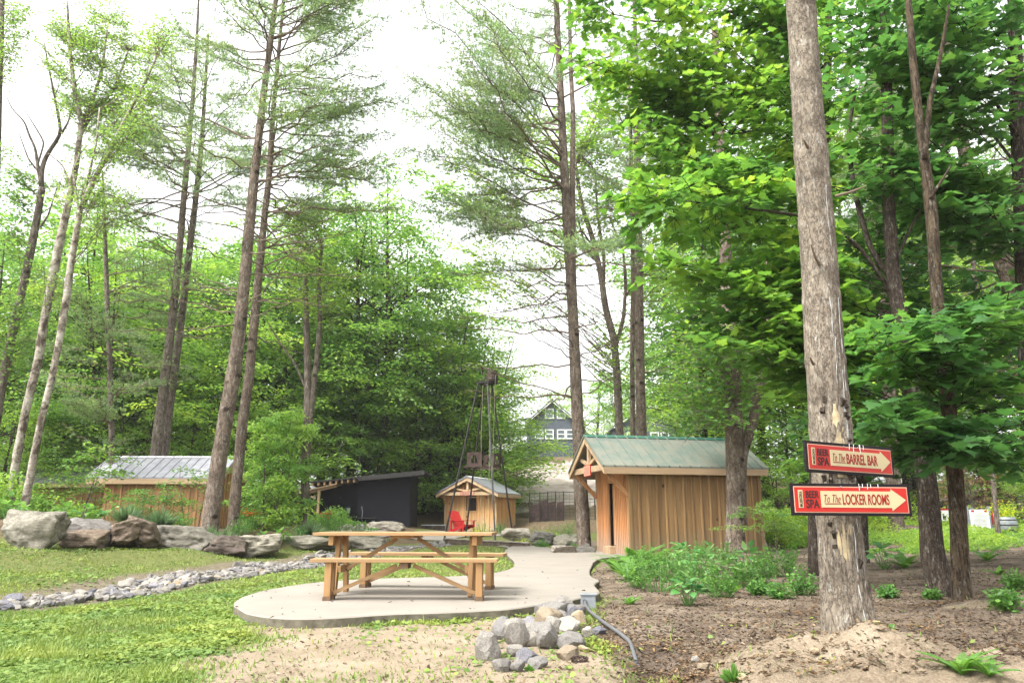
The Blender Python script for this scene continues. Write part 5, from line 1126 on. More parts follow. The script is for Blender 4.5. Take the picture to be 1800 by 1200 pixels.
birch([b2], 'bark_birch', 'thinner mottled birch crossing in front of the peeling white one', [(235, 230, 19, 45, 50, 1, 20), (285, 90, 19.3, 50, 70, 1, 30), (200, 320, 19, 50, 40, 1, 18), (270, 170, 19, 30, 40, 1, 12), (150, 330, 19, 30, 50, 1, 12)], 22,
      [([(140, 370), (163, 320), (195, 260), (225, 200), (258, 140), (275, 100)], 19, (6.5, 6, 5, 4, 3, 2)), ([(137, 400), (150, 330), (170, 250), (175, 190)], 19.1, (4, 3, 2.2, 1.5)), ([(140, 380), (128, 300), (140, 270)], 19, (3, 2, 1))])
b3 = T([(-8, 760), (4, 670), (17, 610), (30, 550), (43, 490), (56, 430), (66, 380), (74, 330)], 22, (11, 11, 11, 10.5, 10.5, 10, 9, 8), 80, 0.64)
def dead_twigs(root): pass
birch([b3], 'bark_grey', 'grey half dead tree with bare forked top at the left edge', [(20, 560, 21.5, 60, 60, 1, 26), (15, 300, 22, 30, 40, .6, 10), (10, 380, 21.5, 30, 50, .8, 14)], 23,
      [([(73, 330), (72, 300), (80, 275), (108, 235), (100, 190), (92, 150), (82, 100), (78, 75)], 22, (6, 5.5, 5, 4, 3, 2.5, 1.8, 1)), ([(108, 235), (120, 215), (128, 185), (132, 160)], 22, (3, 2, 1.5, .8)), ([(74, 330), (66, 290), (62, 260), (50, 235), (44, 215), (20, 190), (12, 170)], 22, (5, 4, 3, 2.5, 2, 1.4, .8)), ([(66, 290), (78, 250), (60, 220), (42, 192)], 22, (2.5, 2, 1.5, .8)), ([(70, 305), (50, 280), (34, 236)], 22, (2.5, 2, 1)), ([(96, 170), (104, 150), (98, 138)], 22, (1.3, 1, .6)), ([(70, 400), (84, 380), (100, 330)], 22, (3, 2, 1.2))], .11, 'leaf_wood', .6, None, 'dead_tree', 'dead tree')
b4 = T([(-20, 900), (-14, 600), (-6, 300), (2, 60), (5, -60)], 21, (10, 9, 8, 6, 5), 60, 0.7)
birch([b4], 'bark_grey', 'tree at the very left edge with only its leafy top in view', [(25, 40, 21, 45, 50, 1, 32), (15, 110, 21, 30, 30, 1, 12), (5, 250, 21, 22, 20, 1, 6)], 24, (), .085, 'leaf_birch', .55, None, 'leafy_tree', 'tree')
# thin forked tree between the shrub and the black shed
b5 = T([(533, 905), (537, 840), (540, 760), (541, 700), (540, 620), (538, 540), (536, 490)], 23.5, (10, 9, 9, 8, 7, 6, 5), 80, 0.8); b5b = T([(543, 740), (550, 690), (558, 620), (563, 560), (560, 500), (566, 430)], 23.5, (6, 6, 5.5, 5, 4, 3), 50, 0.8); b5b = (b5b[0][4:], b5b[1][4:])
birch([b5, b5b], 'bark_grey', 'thin forked tree with pale bark left of the black shed', [(540, 470, 23.5, 60, 60, 1.5, 30), (520, 380, 23.5, 70, 50, 1.5, 28), (600, 520, 24, 40, 50, 1, 16)], 25, [([(540, 690), (520, 640), (490, 600), (470, 565)], 23.5, (3, 2.5, 2, 1.2))], .12, 'leaf_wood_bright', .8, None, 'leafy_tree', 'tree', .15, .28)
# sparse curved tree right of the central pine
c1 = T([(1090, 780), (1086, 680), (1080, 600), (1064, 540), (1056, 480), (1042, 420), (1022, 360), (1012, 290)], 27.5, (10, 9.5, 9, 8, 7, 6.5, 5, 3.5), 90, 0.72)
birch([c1], 'bark_grey', 'curving many limbed tree between the central pine and the twin trunks', [(900, 420, 29, 130, 90, 2, 66), (1040, 330, 28, 60, 110, 1.5, 52), (850, 300, 29, 90, 70, 2, 34), (1060, 600, 27, 40, 50, 1.5, 14), (950, 240, 28.5, 80, 70, 1.5, 34), (1075, 200, 28, 40, 90, 1.5, 30), (1200, 480, 28, 50, 60, 1.5, 14)], 26,
      [([(1060, 520), (1062, 450), (1050, 380), (1046, 300)], 27.5, (5, 4, 3, 1.5)), ([(1082, 610), (1096, 560), (1100, 500), (1096, 440), (1070, 380)], 27.5, (5, 4.5, 4, 3, 1.5)), ([(1050, 460), (1030, 440), (1015, 380)], 27.5, (4, 3, 1.5)), ([(1022, 360), (980, 380), (930, 400), (880, 390)], 28, (3, 2.2, 1.6, 1)), ([(1100, 520), (1130, 480), (1150, 420)], 27.6, (3, 2, 1))], .15, 'leaf_wood_bright', .8, None, 'leafy_tree', 'tree', .17, .32)
# the forked tree in front of the cabin
d1 = T([(1291, 978), (1293, 900), (1294, 840), (1291, 760), (1290, 700), (1287, 640), (1281, 560), (1276, 470), (1270, 330), (1262, 180), (1256, 40)], 18.7, (20, 17.5, 17, 16.5, 15, 13, 12, 11, 9.5, 8, 6), 130, 0.93)
d1b = T([(1296, 850), (1303, 800), (1318, 760), (1328, 720), (1335, 680), (1345, 640), (1352, 560), (1350, 440)], 18.7, (10, 11, 10, 10, 9.5, 9, 7, 5), 60, 0.85); d1b = (d1b[0][6:], d1b[1][6:])
birch([d1, d1b], 'bark_pine', 'rough barked forked tree growing right in front of the cabin wall', [(1230, 620, 18.5, 80, 80, 1.5, 34), (1270, 700, 18.3, 70, 50, 1, 18), (1340, 600, 19, 70, 90, 1.5, 26)], 27, [([(1300, 845), (1310, 790), (1325, 770)], 18.6, (2, 1.6, 1)), ([(1288, 760), (1260, 735), (1225, 750), (1200, 780)], 18.4, (2, 1.6, 1.2, .8))], .15, 'leaf_maple', .8, None, 'maple_tree', 'maple tree', .15, .28)
def region_tips(poly, n, Y0, Y1):
    P = np.array(poly, float); out = []; a, b = P.min(0), P.max(0)
    while len(out) < n:
        best = None
        for _ in range(14):
            q = rng.uniform(a, b)
            if sdpoly(np.array([q[0]]), np.array([q[1]]), P)[0] > 0: continue
            d = min([1e9]+[np.hypot(*(q-o)) for o in out])
            if best is None or d > best[0]: best = (d, q)
        if best: out.append(best[1])
    return [W(q[0], q[1], rng.uniform(Y0, Y1)) for q in out]
# ---- near maples on the right
def maple(paths, mat, label, blobs, seed, limbs=(), size=.122, leaf='leaf_maple', twl=.62, seg=18, lsp=.095, tsp=.19, rr=(.5, .25), drop=.35, tilt=.45, Lmax=1.9, grp='maples on the right'):
    def lf(root):
        ap = list(paths)+[(smooth_path(np.array([W(a, b, Y) for a, b in pth]), 14), None) for pth, Y, hw in limbs]
        n = crown(root, region_tips(*blobs) if len(blobs) == 4 and isinstance(blobs[1], int) else blob_tips(blobs, ap), base_fn(ap, drop, 1.6), leaf, MAPLE, MAPLE_F, size, twl, tsp, lsp, .3, .06, .008, True, tilt, 'twig_dark', rr, .3, Lmax); print(label[:30], n)
    return bare_or_leafy('maple_tree', paths, mat, label, 'maple tree', grp, seg, seed, limbs, lf, 'twig_dark')
m1 = T([(1432, 978), (1433, 900), (1434, 800), (1436, 700), (1440, 560), (1447, 400), (1452, 250), (1456, 60), (1458, -150)], 13.0, (17, 14, 13, 12.5, 12, 11, 10, 8, 6), 110, 0.8)
maple([m1], 'bark_dark', 'maple hidden behind the sign trunk whose bright sprays reach left over the cabin',
      ([(975, -70), (1475, -70), (1475, 330), (1400, 450), (1320, 360), (1170, 350), (1095, 240), (1010, 130)], 112, 10.4, 12.6), 31,
      [([(1440, 540), (1420, 556), (1390, 530), (1367, 507), (1340, 500), (1290, 540)], 12.2, (6, 5.5, 4.5, 4, 3, 1.5)), ([(1367, 507), (1366, 450), (1362, 400)], 12.2, (3, 2.4, 1.5)), ([(1445, 120), (1400, 45), (1340, 28), (1290, 18), (1220, 34), (1160, 40), (1080, 26)], 12, (6, 5, 4.5, 4, 3.5, 2.5, 1.2)), ([(1445, 330), (1420, 180), (1390, 200), (1330, 230), (1260, 240)], 12, (4, 3, 2.5, 2, 1))], .14, rr=(.66, .22))
m2 = T([(1660, 1046), (1640, 985), (1634, 900), (1628, 830), (1618, 760), (1600, 660), (1585, 580), (1570, 480), (1562, 360), (1560, 200), (1555, 20), (1550, -150)], 9.6, (27, 21, 18, 17, 16, 15, 13, 12, 11, 10, 8, 6), 120, 0.93)
maple([m2], 'bark_dark', 'dark furrowed maple trunk, left one of the two standing close together',
      ([(1045, 350), (1130, 290), (1300, 275), (1425, 320), (1425, 690), (1330, 700), (1290, 640), (1180, 560), (1110, 430)], 54, 9.2, 10.6), 32,
      [([(1600, 640), (1560, 500), (1500, 420), (1420, 380), (1340, 370), (1260, 360), (1180, 350)], 9.8, (6, 5, 4.5, 4, 3, 2.2, 1.2)), ([(1575, 500), (1530, 440), (1500, 330), (1490, 240), (1505, 150)], 9.8, (7, 6.5, 6, 5, 3)), ([(1570, 470), (1600, 400), (1640, 330)], 9.6, (4, 3, 1.5))], .165, rr=(.66, .22))
m3 = T([(1692, 1064), (1688, 990), (1683, 900), (1678, 830), (1670, 740), (1660, 640), (1650, 560), (1643, 470), (1638, 380), (1630, 315), (1616, 210), (1606, 120), (1598, 20), (1590, -120)], 8.45, (21, 18, 17, 16, 15, 13.5, 12.5, 12, 12, 11, 9, 8, 7, 5), 150, 0.8)
maple([m3], 'bark_split', 'maple with split brownish bark, right one of the two standing close together',
      ([(1500, 560), (1850, 500), (1850, 840), (1700, 800), (1610, 770), (1510, 730)], 34, 7.2, 9.0), 33,
      [([(1625, 280), (1634, 180), (1655, 90), (1668, 10)], 8.4, (7, 6, 4.5, 3)), ([(1655, 650), (1600, 620), (1560, 640)], 8.4, (4, 3, 1.5)), ([(1634, 350), (1660, 310), (1672, 290)], 8.4, (4, 3, 1.5))], .16, 'leaf_maple_dark', rr=(.5, .2))
m4 = T([(1835, 1010), (1825, 850), (1812, 640), (1800, 400), (1792, 250), (1785, 100), (1780, -80)], 10.2, (22, 20, 18, 15, 13, 11, 9), 100)
maple([m4], 'bark_dark', 'dark maple at the right edge, mostly outside the view',
      ([(1470, -70), (1850, -70), (1850, 450), (1640, 420), (1470, 300)], 58, 8.8, 11), 34,
      [([(1790, 240), (1750, 180), (1720, 140)], 10, (5, 4, 2)), ([(1795, 300), (1740, 230), (1700, 240)], 10, (4, 3, 1.6))], .155, 'leaf_maple_dark', rr=(.6, .22))
m5 = T([(1510, 905), (1512, 800), (1530, 620), (1545, 480), (1555, 330), (1570, 120)], 15.5, (11, 10, 9, 8, 7, 5), 70, 0.8)
maple([m5], 'bark_dark', 'slim maple deep behind the sign trunk, its dark leaves filling the gaps',
      ([(1440, 200), (1700, 200), (1850, 480), (1850, 760), (1380, 800)], 64, 12, 15), 35, (), .17, 'leaf_maple_dark', .85, 12, .13, .24, Lmax=2.6)
m6 = T([(1240, 800), (1236, 700), (1225, 560), (1240, 400), (1262, 250), (1280, 60)], 23, (6, 6, 5.5, 5, 4.5, 4), 70, 0.8)
maple([m6], 'bark_dark', 'thin maple behind the cabin roof, below the bright overhanging sprays',
      [(1235, 560, 22, 70, 90, 2, 20), (1300, 450, 22, 110, 120, 2, 22), (1180, 300, 22, 60, 80, 1.5, 9), (1275, 710, 22.5, 60, 40, 1.5, 9), (1400, 560, 22, 80, 150, 2, 18), (1250, 150, 22, 100, 120, 2, 16), (1400, 150, 21, 90, 150, 2, 16)], 36, (), .19, 'leaf_maple', .85, 12, .16, .30, Lmax=3, grp='maples behind the cabin')
# ---------------------------------------------------------------- the woods behind: one tree of each kind, then copies
rng = np.random.default_rng(55)
V = []
specs = [(15, .17, 4.2, .22, 38, 'leaf_wood', .155, 1), (12, .14, 3.8, .12, 32, 'leaf_wood_bright', .18, 2), (17, .19, 4.6, .30, 34, 'leaf_wood', .215, 1), (9, .11, 3.2, .06, 28, 'leaf_wood_bright', .17, 3)]
for i, (h, r, R_, cb, nb, lf, sz, st) in enumerate(specs):
    o, n = decid('x', h, r, R_, cb, nb, lf, sz, 300+i, loc=(0, 0, 0), stems=st, tsp=.34, lsp=.19, twl=1.3, sub=5); V.append(o); print('variant', i, n)
used = [0]*4
SHAPE = ('tall round crowned', 'short broad bright', 'tallest open crowned', 'low many stemmed bright')
def place(px):
    for lim, t in ((0, 'behind the grey half dead tree'), (60, 'behind the foot of the peeling birch'), (130, 'just right of the two birches'), (215, 'above the left half of the silver roofed cabin'), (290, 'behind the close pair of pines'), (350, 'between the pair of pines and the leaning pine'), (425, 'behind the thick leaning pine'), (490, 'behind the pale young tree'), (550, 'behind the thin forked tree'),
                   (625, 'above the left end of the black shed'), (690, 'above the right end of the black shed'), (745, 'between the black shed and the pale cabin'), (801, 'left of the steel tower'), (818, 'behind the left leg of the steel tower'), (831, 'straight behind the steel tower'), (838, 'behind the bucket of the steel tower'), (865, 'behind the right leg of the steel tower'), (925, 'just left of the gabled house'), (1030, 'beside the first gabled house'), (1050, 'just right of the first gabled house'), (1090, 'between the two gabled houses'), (1150, 'behind the second gabled house'),
                   (1210, 'above the ridge of the green roof'), (1300, 'behind the forked tree at the cabin'), (1385, 'above the right end of the green roof'), (1450, 'just left of the sign trunk'), (1540, 'just right of the sign trunk'), (1610, 'behind the stout trunk on its mound'), (1700, 'behind the two close dark trunks'), (1790, 'above the notice boards'), (9999, 'at the far right edge')):
        if px <= lim: return t
def wood(x, y, v, s, key, sz=1.0, px=0):
    z = float(H(x, y)); o = V[v] if not used[v] else copy_tree(V[v]); used[v] += 1
    o.location = (x, y, z-.1); o.rotation_euler = (0, 0, rng.uniform(0, 6.28)); o.scale = (s, s, s*sz)
    o['label'] = ('shaded lowest' if key == 'low' else SHAPE[v])+' tree '+place(px)+(', deepest row' if y > 50 else ', middle row' if y > 41 else ', front row'); o['group'] = {'left': 'wood behind the left cabin', 'mid': 'wood behind the black shed', 'hill': 'trees on the hill', 'right': 'wood behind the right cabin', 'low': 'understory trees at the left'}[key]
def wp(px, Y, v, top, key):            # a tree whose crown top stands at this height
    h = specs[v][0]; x = W(px, 900, Y)[0]; zt = W(px, top, Y)[2]; s = (zt-float(H(x, Y)))/h; wood(x, Y, v, s if s < 1.45 else 1.45, key, max(1, s/1.45), px)
for px, Y, v, top in [(225, 54, 2, 400), (330, 52, 0, 420), (130, 54, 0, 360), (430, 54, 2, 380), (-60, 29, 0, 400), (20, 33, 1, 450), (90, 36, 3, 550), (110, 36, 2, 370), (180, 34, 1, 450), (210, 40, 0, 400), (270, 37, 3, 530), (300, 42, 2, 430), (350, 36, 1, 510), (400, 40, 0, 400), (450, 38, 3, 550), (480, 42, 2, 370), (-20, 42, 2, 330), (150, 46, 1, 390), (525, 42, 1, 410), (-100, 35, 2, 330), (60, 40, 0, 450), (240, 48, 2, 440), (380, 48, 1, 430)]: wp(px, Y, v, top, 'left')
for px, Y, v, top in [(560, 46, 2, 420), (610, 43, 0, 320), (670, 44, 2, 300), (705, 48, 1, 430), (640, 48, 0, 340), (760, 48, 1, 500), (800, 45, 3, 560), (835, 46, 3, 590), (775, 52, 2, 560), (845, 50, 3, 640), (720, 50, 0, 470), (830, 52, 1, 570), (600, 52, 1, 430), (560, 54, 0, 430), (690, 56, 1, 470), (815, 44, 3, 660), (735, 44, 3, 600), (650, 41, 3, 640)]: wp(px, Y, v, top, 'mid')
for px, Y, v, top in [(845, 62, 3, 700), (1058, 80, 3, 740), (1045, 98, 3, 650), (1100, 100, 3, 640), (1215, 78, 1, 600), (860, 74, 1, 640), (830, 84, 0, 600), (1270, 70, 0, 560), (995, 115, 3, 680), (1180, 100, 1, 620)]: wp(px, Y, v, top, 'hill')
for px, Y, v, top in [(1262, 36, 3, 600), (1285, 44, 2, 350), (1290, 38, 0, 330), (1350, 44, 2, 250), (1400, 36, 3, 700), (1420, 42, 0, 250), (1480, 38, 1, 400), (1530, 46, 2, 200), (1580, 38, 3, 700), (1620, 42, 0, 250), (1680, 44, 2, 300), (1740, 40, 3, 740), (1780, 42, 1, 500), (1830, 36, 0, 350), (1880, 32, 1, 400), (1460, 52, 2, 200), (1600, 54, 2, 200), (1750, 52, 2, 300), (1850, 48, 2, 250), (1300, 52, 2, 300), (1370, 33, 3, 780), (1850, 26, 3, 740)]: wp(px, Y, v, top, 'right')
for px, Y, v, top in [(70, 31, 3, 700), (145, 34, 3, 660), (230, 32, 3, 680), (330, 33, 3, 690), (430, 34, 3, 700), (500, 36, 3, 700), (-10, 27, 3, 700)]: wp(px, Y, v, top, 'low')
# far-off tree line closing the horizon
def treeline():
    g = Geo(); rr = np.random.default_rng(8); n = 60000; a = rr.uniform(-1.25, 1.25, n); d = rr.uniform(100, 118, n); x, y = np.sin(a)*d, np.cos(a)*d
    top = 13+4*fbm(a*9, a*0, 0, 4); 
    top = np.where(np.abs(a-.06) < .16, top*.35, top); z = H(x, y, False)+top*rr.random(n)**.8
    N = unit(np.stack([rr.normal(0, .6, n), rr.normal(0, .6, n), np.ones(n)], 1)); X = unit(np.cross(N, rr.normal(0, 1, (n, 3)))); s = rr.uniform(.25, .6, n)[:, None]
    g.inst(LEAF4, LEAF4_F, np.stack([x, y, z], 1), X*s*1.6, np.cross(N, X)*s*1.6, N*s, rr.random(n)); tag(obj('distant_woods', g, M['leaf_wood']), 'far off mass of green woods closing the view behind everything', 'woods', kind='stuff')
treeline()
# pale green young tree in the bed
o, n = decid('pale green bushy young tree just right of the leaning pines in the bed', 3.1, .04, .62, .08, 64, 'leaf_pale', .11, 401, 'young_tree', 'tree', None, (0, 0, 0), 'bark_grey',   .13, .08, .34, 3, 5, LEAF4, LEAF4_F, .45, lambda u: (1-u)**.6*.95+.12)
p = W(474, 900, 23.0); o.location = (p[0], p[1], H(p[0], p[1])-.05); o.scale = (.82, .82, 1.25)
o, n = decid('copper leaved small tree behind the notice boards on the right', 3.0, .06, 1.5, .15, 22, 'copper_leaf', .13, 402, 'copper_tree', 'tree', None, (0, 0, 0), 'bark_grey', .25, .14, .6, 2, 4); p = W(1716, 880, 31); o.location = (p[0], p[1], H(p[0], p[1])); o.scale = (.7, .7, .9)
o, n = decid('slim green sapling at the right corner of the cabin', 1.3, .012, .17, .45, 14, 'leaf_wood', .06, 403, 'sapling', 'sapling', None, (0, 0, 0), 'bark_grey', .08, .05, .16, 2, 3); p = Gt(1362, 985); o.location = tuple(p)
o, n = decid('bright leafy bush against the front of the silver roofed cabin', 1.15, .015, .34, .15, 24, 'fern', .055, 404, 'bush', 'bush', None, (0, 0, 0), 'bark_grey', .1, .06, .2, 4, 4); p = W(262, 908, 20.8); o.location = (p[0], p[1], H(p[0], p[1]))
for k, (px, Y, s, lab) in enumerate([(345, 21.4, 1.25, 'thin arching sapling before the right end of the silver roofed cabin'), (118, 21.5, 1.5, 'young tree with pale stems left of the silver roofed cabin')]):
    o, n = decid(lab, 1.5, .014, .26, .35, 12, 'leaf_wood', .08, 410+k, 'sapling', 'sapling', None, (0, 0, 0), 'bark_grey', .12, .09, .22, 2, 3); p = W(px, 905, Y); o.location = (p[0], p[1], H(p[0], p[1])); o.scale = (s, s, s)
# ---- undergrowth stuff on the right and at the foot of the left wood
def undergrowth(name, regs, n, leaf, size, label, hgt):
    g = Geo(); X, Y, Z, Rr = [], [], [], []
    for (x0, x1, y0, y1, dens) in regs:
        m = int(n*dens); x = rng.uniform(x0, x1, m); y = rng.uniform(y0, y1, m); c = fbm(x*.45, y*.45, 7, 4); k = c > -.15; x, y, c = x[k], y[k], c[k]; z = H(x, y, False)+rng.random(len(x))**.8*hgt*np.clip(.35+1.1*c, .1, 1.4); X.append(x); Y.append(y); Z.append(z); Rr.append(np.clip(.5+.4*c+rng.normal(0, .2, len(x)), 0, 1))
    x, y, z, r = map(np.concatenate, (X, Y, Z, Rr)); m = len(x); D = unit(rng.normal(0, 1, (m, 3))*(1, 1, .4)); leaves(g, np.stack([x, y, z], 1), D, size, .5, LEAF4, LEAF4_F, r); tag(obj(name, g, M[leaf]), label, 'undergrowth', kind='stuff')
undergrowth('undergrowth', [(7.4, 9.6, 20.5, 26, .25), (9.5, 12, 24, 30, .3), (12.5, 22, 26, 33, .35)], 52000, 'leaf_wood_bright', .10, 'bright yellow green undergrowth rising behind the trunks and boards on the right', .7)
undergrowth('undergrowth', [(9.0, 12, 17.5, 24, .3), (12, 17, 18, 23.6, .4), (7.4, 9, 17.5, 20.5, .1)], 40000, 'leaf_wood_bright', .075, 'low green ground plants in front of the boards on the right', .26)
undergrowth('undergrowth', [(-26, -13.8, 21, 30, .35), (-12, -6, 28, 33, .3), (-18, -12, 26, 30, .2), (-16, -12.5, 17.5, 21, .15)], 42000, 'leaf_wood', .12, 'dark leafy undergrowth at the foot of the wood on the left', .9)
# ---------------------------------------------------------------- garden plants
def fern_plant(r=.45, n=11, seed=0):
    q = np.random.default_rng(seed); g = Geo(); st = Geo()
    for k in range(n):
        a = k*2.4+q.normal(0, .3); L = r*q.uniform(.8, 1.2); el = q.uniform(.7, 1.25); t = np.linspace(0, 1, 26); x = L*(t*math.cos(el)+.45*t*t); z = L*(t*math.sin(el)*1.15-.55*t*t*q.uniform(.6, 1.1)); P = np.stack([x*math.cos(a), x*math.sin(a), z], 1); sd_ = np.array((-math.sin(a), math.cos(a), 0))
        st.tube(P[::3], .003, 3, False); T_ = unit(np.gradient(P, axis=0)); w = L*.26*np.sin(np.pi*np.clip(t*.93+.07, 0, 1))**.8*(1-.35*t)
        for s in (-1, 1):
            D = sd_*s+T_*.45+(0, 0, -.12); D = unit(D)*w[:, None]; Wd = T_*(L*.021); g.add(np.stack([P-Wd, P+D*.5-Wd*.9, P+D, P+D*.5+Wd*.9, P+Wd], 1).reshape(-1, 3), np.arange(5*26).reshape(-1, 5), np.clip(q.normal(.5, .2, 26), 0, 1))
    return g, st
def broad_plant(r=.3, n=26, seed=0, ls=.16, up=.5):
    q = np.random.default_rng(seed); g = Geo(); st = Geo(); tv = np.array([(0, -.5, 0), (.22, -.32, .05), (.34, 0, .08), (.2, .34, .02), (0, .6, -.12), (-.2, .34, .02), (-.34, 0, .08), (-.22, -.32, .05)])
    for k in range(n):
        a = k*2.4+q.normal(0, .3); u = math.sqrt((k+.5)/n); c = np.array((math.cos(a), math.sin(a), 0)); P = c*r*u*.8+(0, 0, r*(up+.75*(1-u)*q.uniform(.6, 1.2))); D = unit(c*(.4+u)+(0, 0, .75-.95*u)+q.normal(0, .15, 3)); Z = unit((0, 0, 1)+c*.3+q.normal(0, .2, 3)); X = unit(np.cross(D, Z)); Z = np.cross(X, D); s = ls*q.uniform(.7, 1.3)
        st.tube([c*.02, (P*(.6, .6, .7)), P-D*s*.5], .004, 3, False); g.inst(tv, [tuple(range(8))], P[None], X[None]*s, D[None]*s, Z[None]*s, np.array([q.random()]))
    return g, st
def herb_plant(r=.3, n=420, seed=0, ls=.05, hh=1.0, lw=1.0):
    q = np.random.default_rng(seed); g = Geo(); st = Geo(); m = n//9
    for k in range(m):
        a = q.uniform(0, 6.28); u = math.sqrt(q.random()); T_ = np.array((math.cos(a)*r*u, math.sin(a)*r*u, r*hh*(1.25-.75*u*u)*q.uniform(.75, 1.1))); B = T_*(.25, .25, 0); st.tube([B, (B+T_)/2+(0, 0, .03), T_], .003, 3, False)
        t = q.uniform(.3, 1, 9)[:, None]; P = B+(T_-B)*t+q.normal(0, ls*.5, (9, 3)); D = unit(q.normal(0, 1, (9, 3))*(1, 1, .5)+(0, 0, .25)); Z = unit(np.array((0, 0, 1))+q.normal(0, .4, (9, 3))); X = unit(np.cross(D, Z)); s = (ls*q.uniform(.6, 1.3, 9))[:, None]; g.inst(LEAF4, LEAF4_F, P+D*s*.5, X*s*lw, D*s, np.cross(X, D)*s, q.random(9))
    return g, st
def blade_plant(r=.3, n=120, seed=0, w=.004):
    q = np.random.default_rng(seed); g = Geo(); st = Geo(); st.tube([(0, 0, -.02), (0, 0, r*.3)], .006, 4)
    for k in range(n):
        a = q.uniform(0, 6.28); u = q.random(); d = np.array((math.cos(a)*u, math.sin(a)*u, 0)); P0 = d*r*.25; P2 = d*r*q.uniform(.8, 1.1)+(0, 0, r*q.uniform(.7, 1.25)*(1.15-.6*u)); P1 = (P0+P2)/2+(0, 0, r*.18); s = np.array((-math.sin(a), math.cos(a), 0))*w; g.add([P0-s, P0+s, P1+s, P2, P1-s], [(0, 1, 2, 3, 4)], q.random())
    return g, st
KIND = dict(fern=(fern_plant, 'fern', 'fern'), hosta=(broad_plant, 'hosta', 'hosta'), herb=(herb_plant, 'herb', 'leafy plant'), lav=(lambda **k: blade_plant(n=330, w=.0045, **k), 'lavender', 'lavender clump'), yel=(lambda **k: herb_plant(n=520, ls=.045, **k), 'yellow_plant', 'yellow shrub'), blade=(blade_plant, 'fern', 'long leaved plant'), lime=(lambda **k: broad_plant(**k), 'fern', 'hosta'))
def plant(kind, px, py, r, label, Y=None, grp=None, sc=(1, 1, 1)):
    f, m, cat = KIND[kind]; p = Gt(px, py) if Y is None else W(px, py, Y); p[2] = H(p[0], p[1])-.015; root = empty({'yel': 'yellow_shrub', 'lav': 'lavender', 'blade': 'leafy_plant', 'herb': 'leafy_plant', 'lime': 'hosta'}.get(kind, kind), p, float(px), label, cat, grp)
    g, st = f(r=r, seed=int(px*7+py)); obj('leaves', g, M[m], root); obj('stems', st, M['herb'], root); root.scale = sc; return root
G1 = 'plants in the bed by the cabin'
for a in [('fern', 1082, 1003, .42, 'fern at the left end of the plants by the slab edge'), ('fern', 1118, 1000, .55, 'tall pale fern just right of the slab, before the cabin corner'), ('fern', 1150, 998, .5, 'pale fern behind the round leafy clump'), ('fern', 1105, 1020, .42, 'lower fern in front of the tall pale one'),
          ('herb', 1160, 1040, .42, 'round dense leafy clump with blue green leaves, nearest the slab'), ('herb', 1120, 1032, .30, 'small leafy clump between the fern and the round one'), ('hosta', 1195, 1012, .36, 'upright broad leaved hosta left of centre in the bed'), ('hosta', 1200, 990, .33, 'broad leaved hosta close to the cabin wall'),
          ('hosta', 1245, 1030, .40, 'wide hosta in the middle of the bed'), ('hosta', 1250, 1000, .34, 'hosta behind the wide one, before the cabin wall'), ('herb', 1220, 1035, .3, 'leafy plant between the two wide hostas'), ('hosta', 1210, 1064, .24, 'low hosta alone at the front of the bed'), ('fern', 1107, 1062, .17, 'tiny pale fern alone on the bare earth'),
          ('blade', 1283, 1040, .2, 'tuft of long upright leaves in the middle of the bed'), ('herb', 1300, 1030, .26, 'loose leafy plant right of the upright tuft'), ('hosta', 1320, 1012, .36, 'hosta with silvery leaves below the forked tree'), ('herb', 1352, 1014, .34, 'low leafy mass right of the silvery hosta'), ('herb', 1385, 1014, .32, 'right end clump of the leafy bed, near the sign trunk'),
          ('herb', 1275, 990, .28, 'leafy plant at the foot of the forked tree on its left'), ('herb', 1240, 980, .24, 'thin leafy plant touching the cabin wall'), ('herb', 1335, 1045, .18, 'sprawling low plant in front of the silvery hosta'), ('herb', 1410, 1045, .22, 'flat creeping plant left of the sign trunk'), ('herb', 1372, 1052, .18, 'flat creeping plant farther left of the sign trunk'),
          ('herb', 1178, 1020, .34, 'leafy mound between the round clump and the upright hosta'), ('herb', 1265, 1050, .26, 'leafy mound in front of the wide hosta'), ('herb', 1140, 1012, .34, 'leafy mound among the ferns near the slab'), ('herb', 1330, 1028, .3, 'leafy mound in front of the hosta with silvery leaves'), ('herb', 1225, 1005, .34, 'leafy mound behind the wide hosta'),
          ('hosta', 1555, 1000, .42, 'large hosta right of the sign trunk'), ('fern', 1590, 998, .42, 'fern growing out beside the large hosta'), ('fern', 1735, 985, .4, 'fern far right near the edge of the undergrowth'), ('herb', 1560, 1050, .12, 'small leafy plant between the sign trunk and the dark trunks'), ('herb', 1640, 1052, .09, 'little leafy plant at the foot of the dark furrowed trunk'),
          ('fern', 1690, 1182, .20, 'bright fern in the bottom right corner'), ('fern', 1738, 1178, .15, 'smaller fern right beside the bright corner fern'), ('herb', 1556, 1144, .07, 'drooping sprig at the right foot of the sign trunk'), ('herb', 1770, 1070, .18, 'small leafy plant on the bare slope at the right edge'), ('herb', 1790, 1035, .22, 'pale leafy plant higher on the slope at the right edge'), ('fern', 1755, 1010, .22, 'small fern above the leafy plants at the right edge'), ('blade', 1290, 1196, .10, 'tiny green tuft at the bottom of the sandy mound'), ('blade', 930, 1178, .05, 'tiny pale sprig growing out of the rock pile')]:
    plant(a[0], a[1], a[2], a[3]*(1.3 if a[1] < 1420 and a[3] > .2 else 1), a[4], grp=G1 if a[1] < 1420 else None)
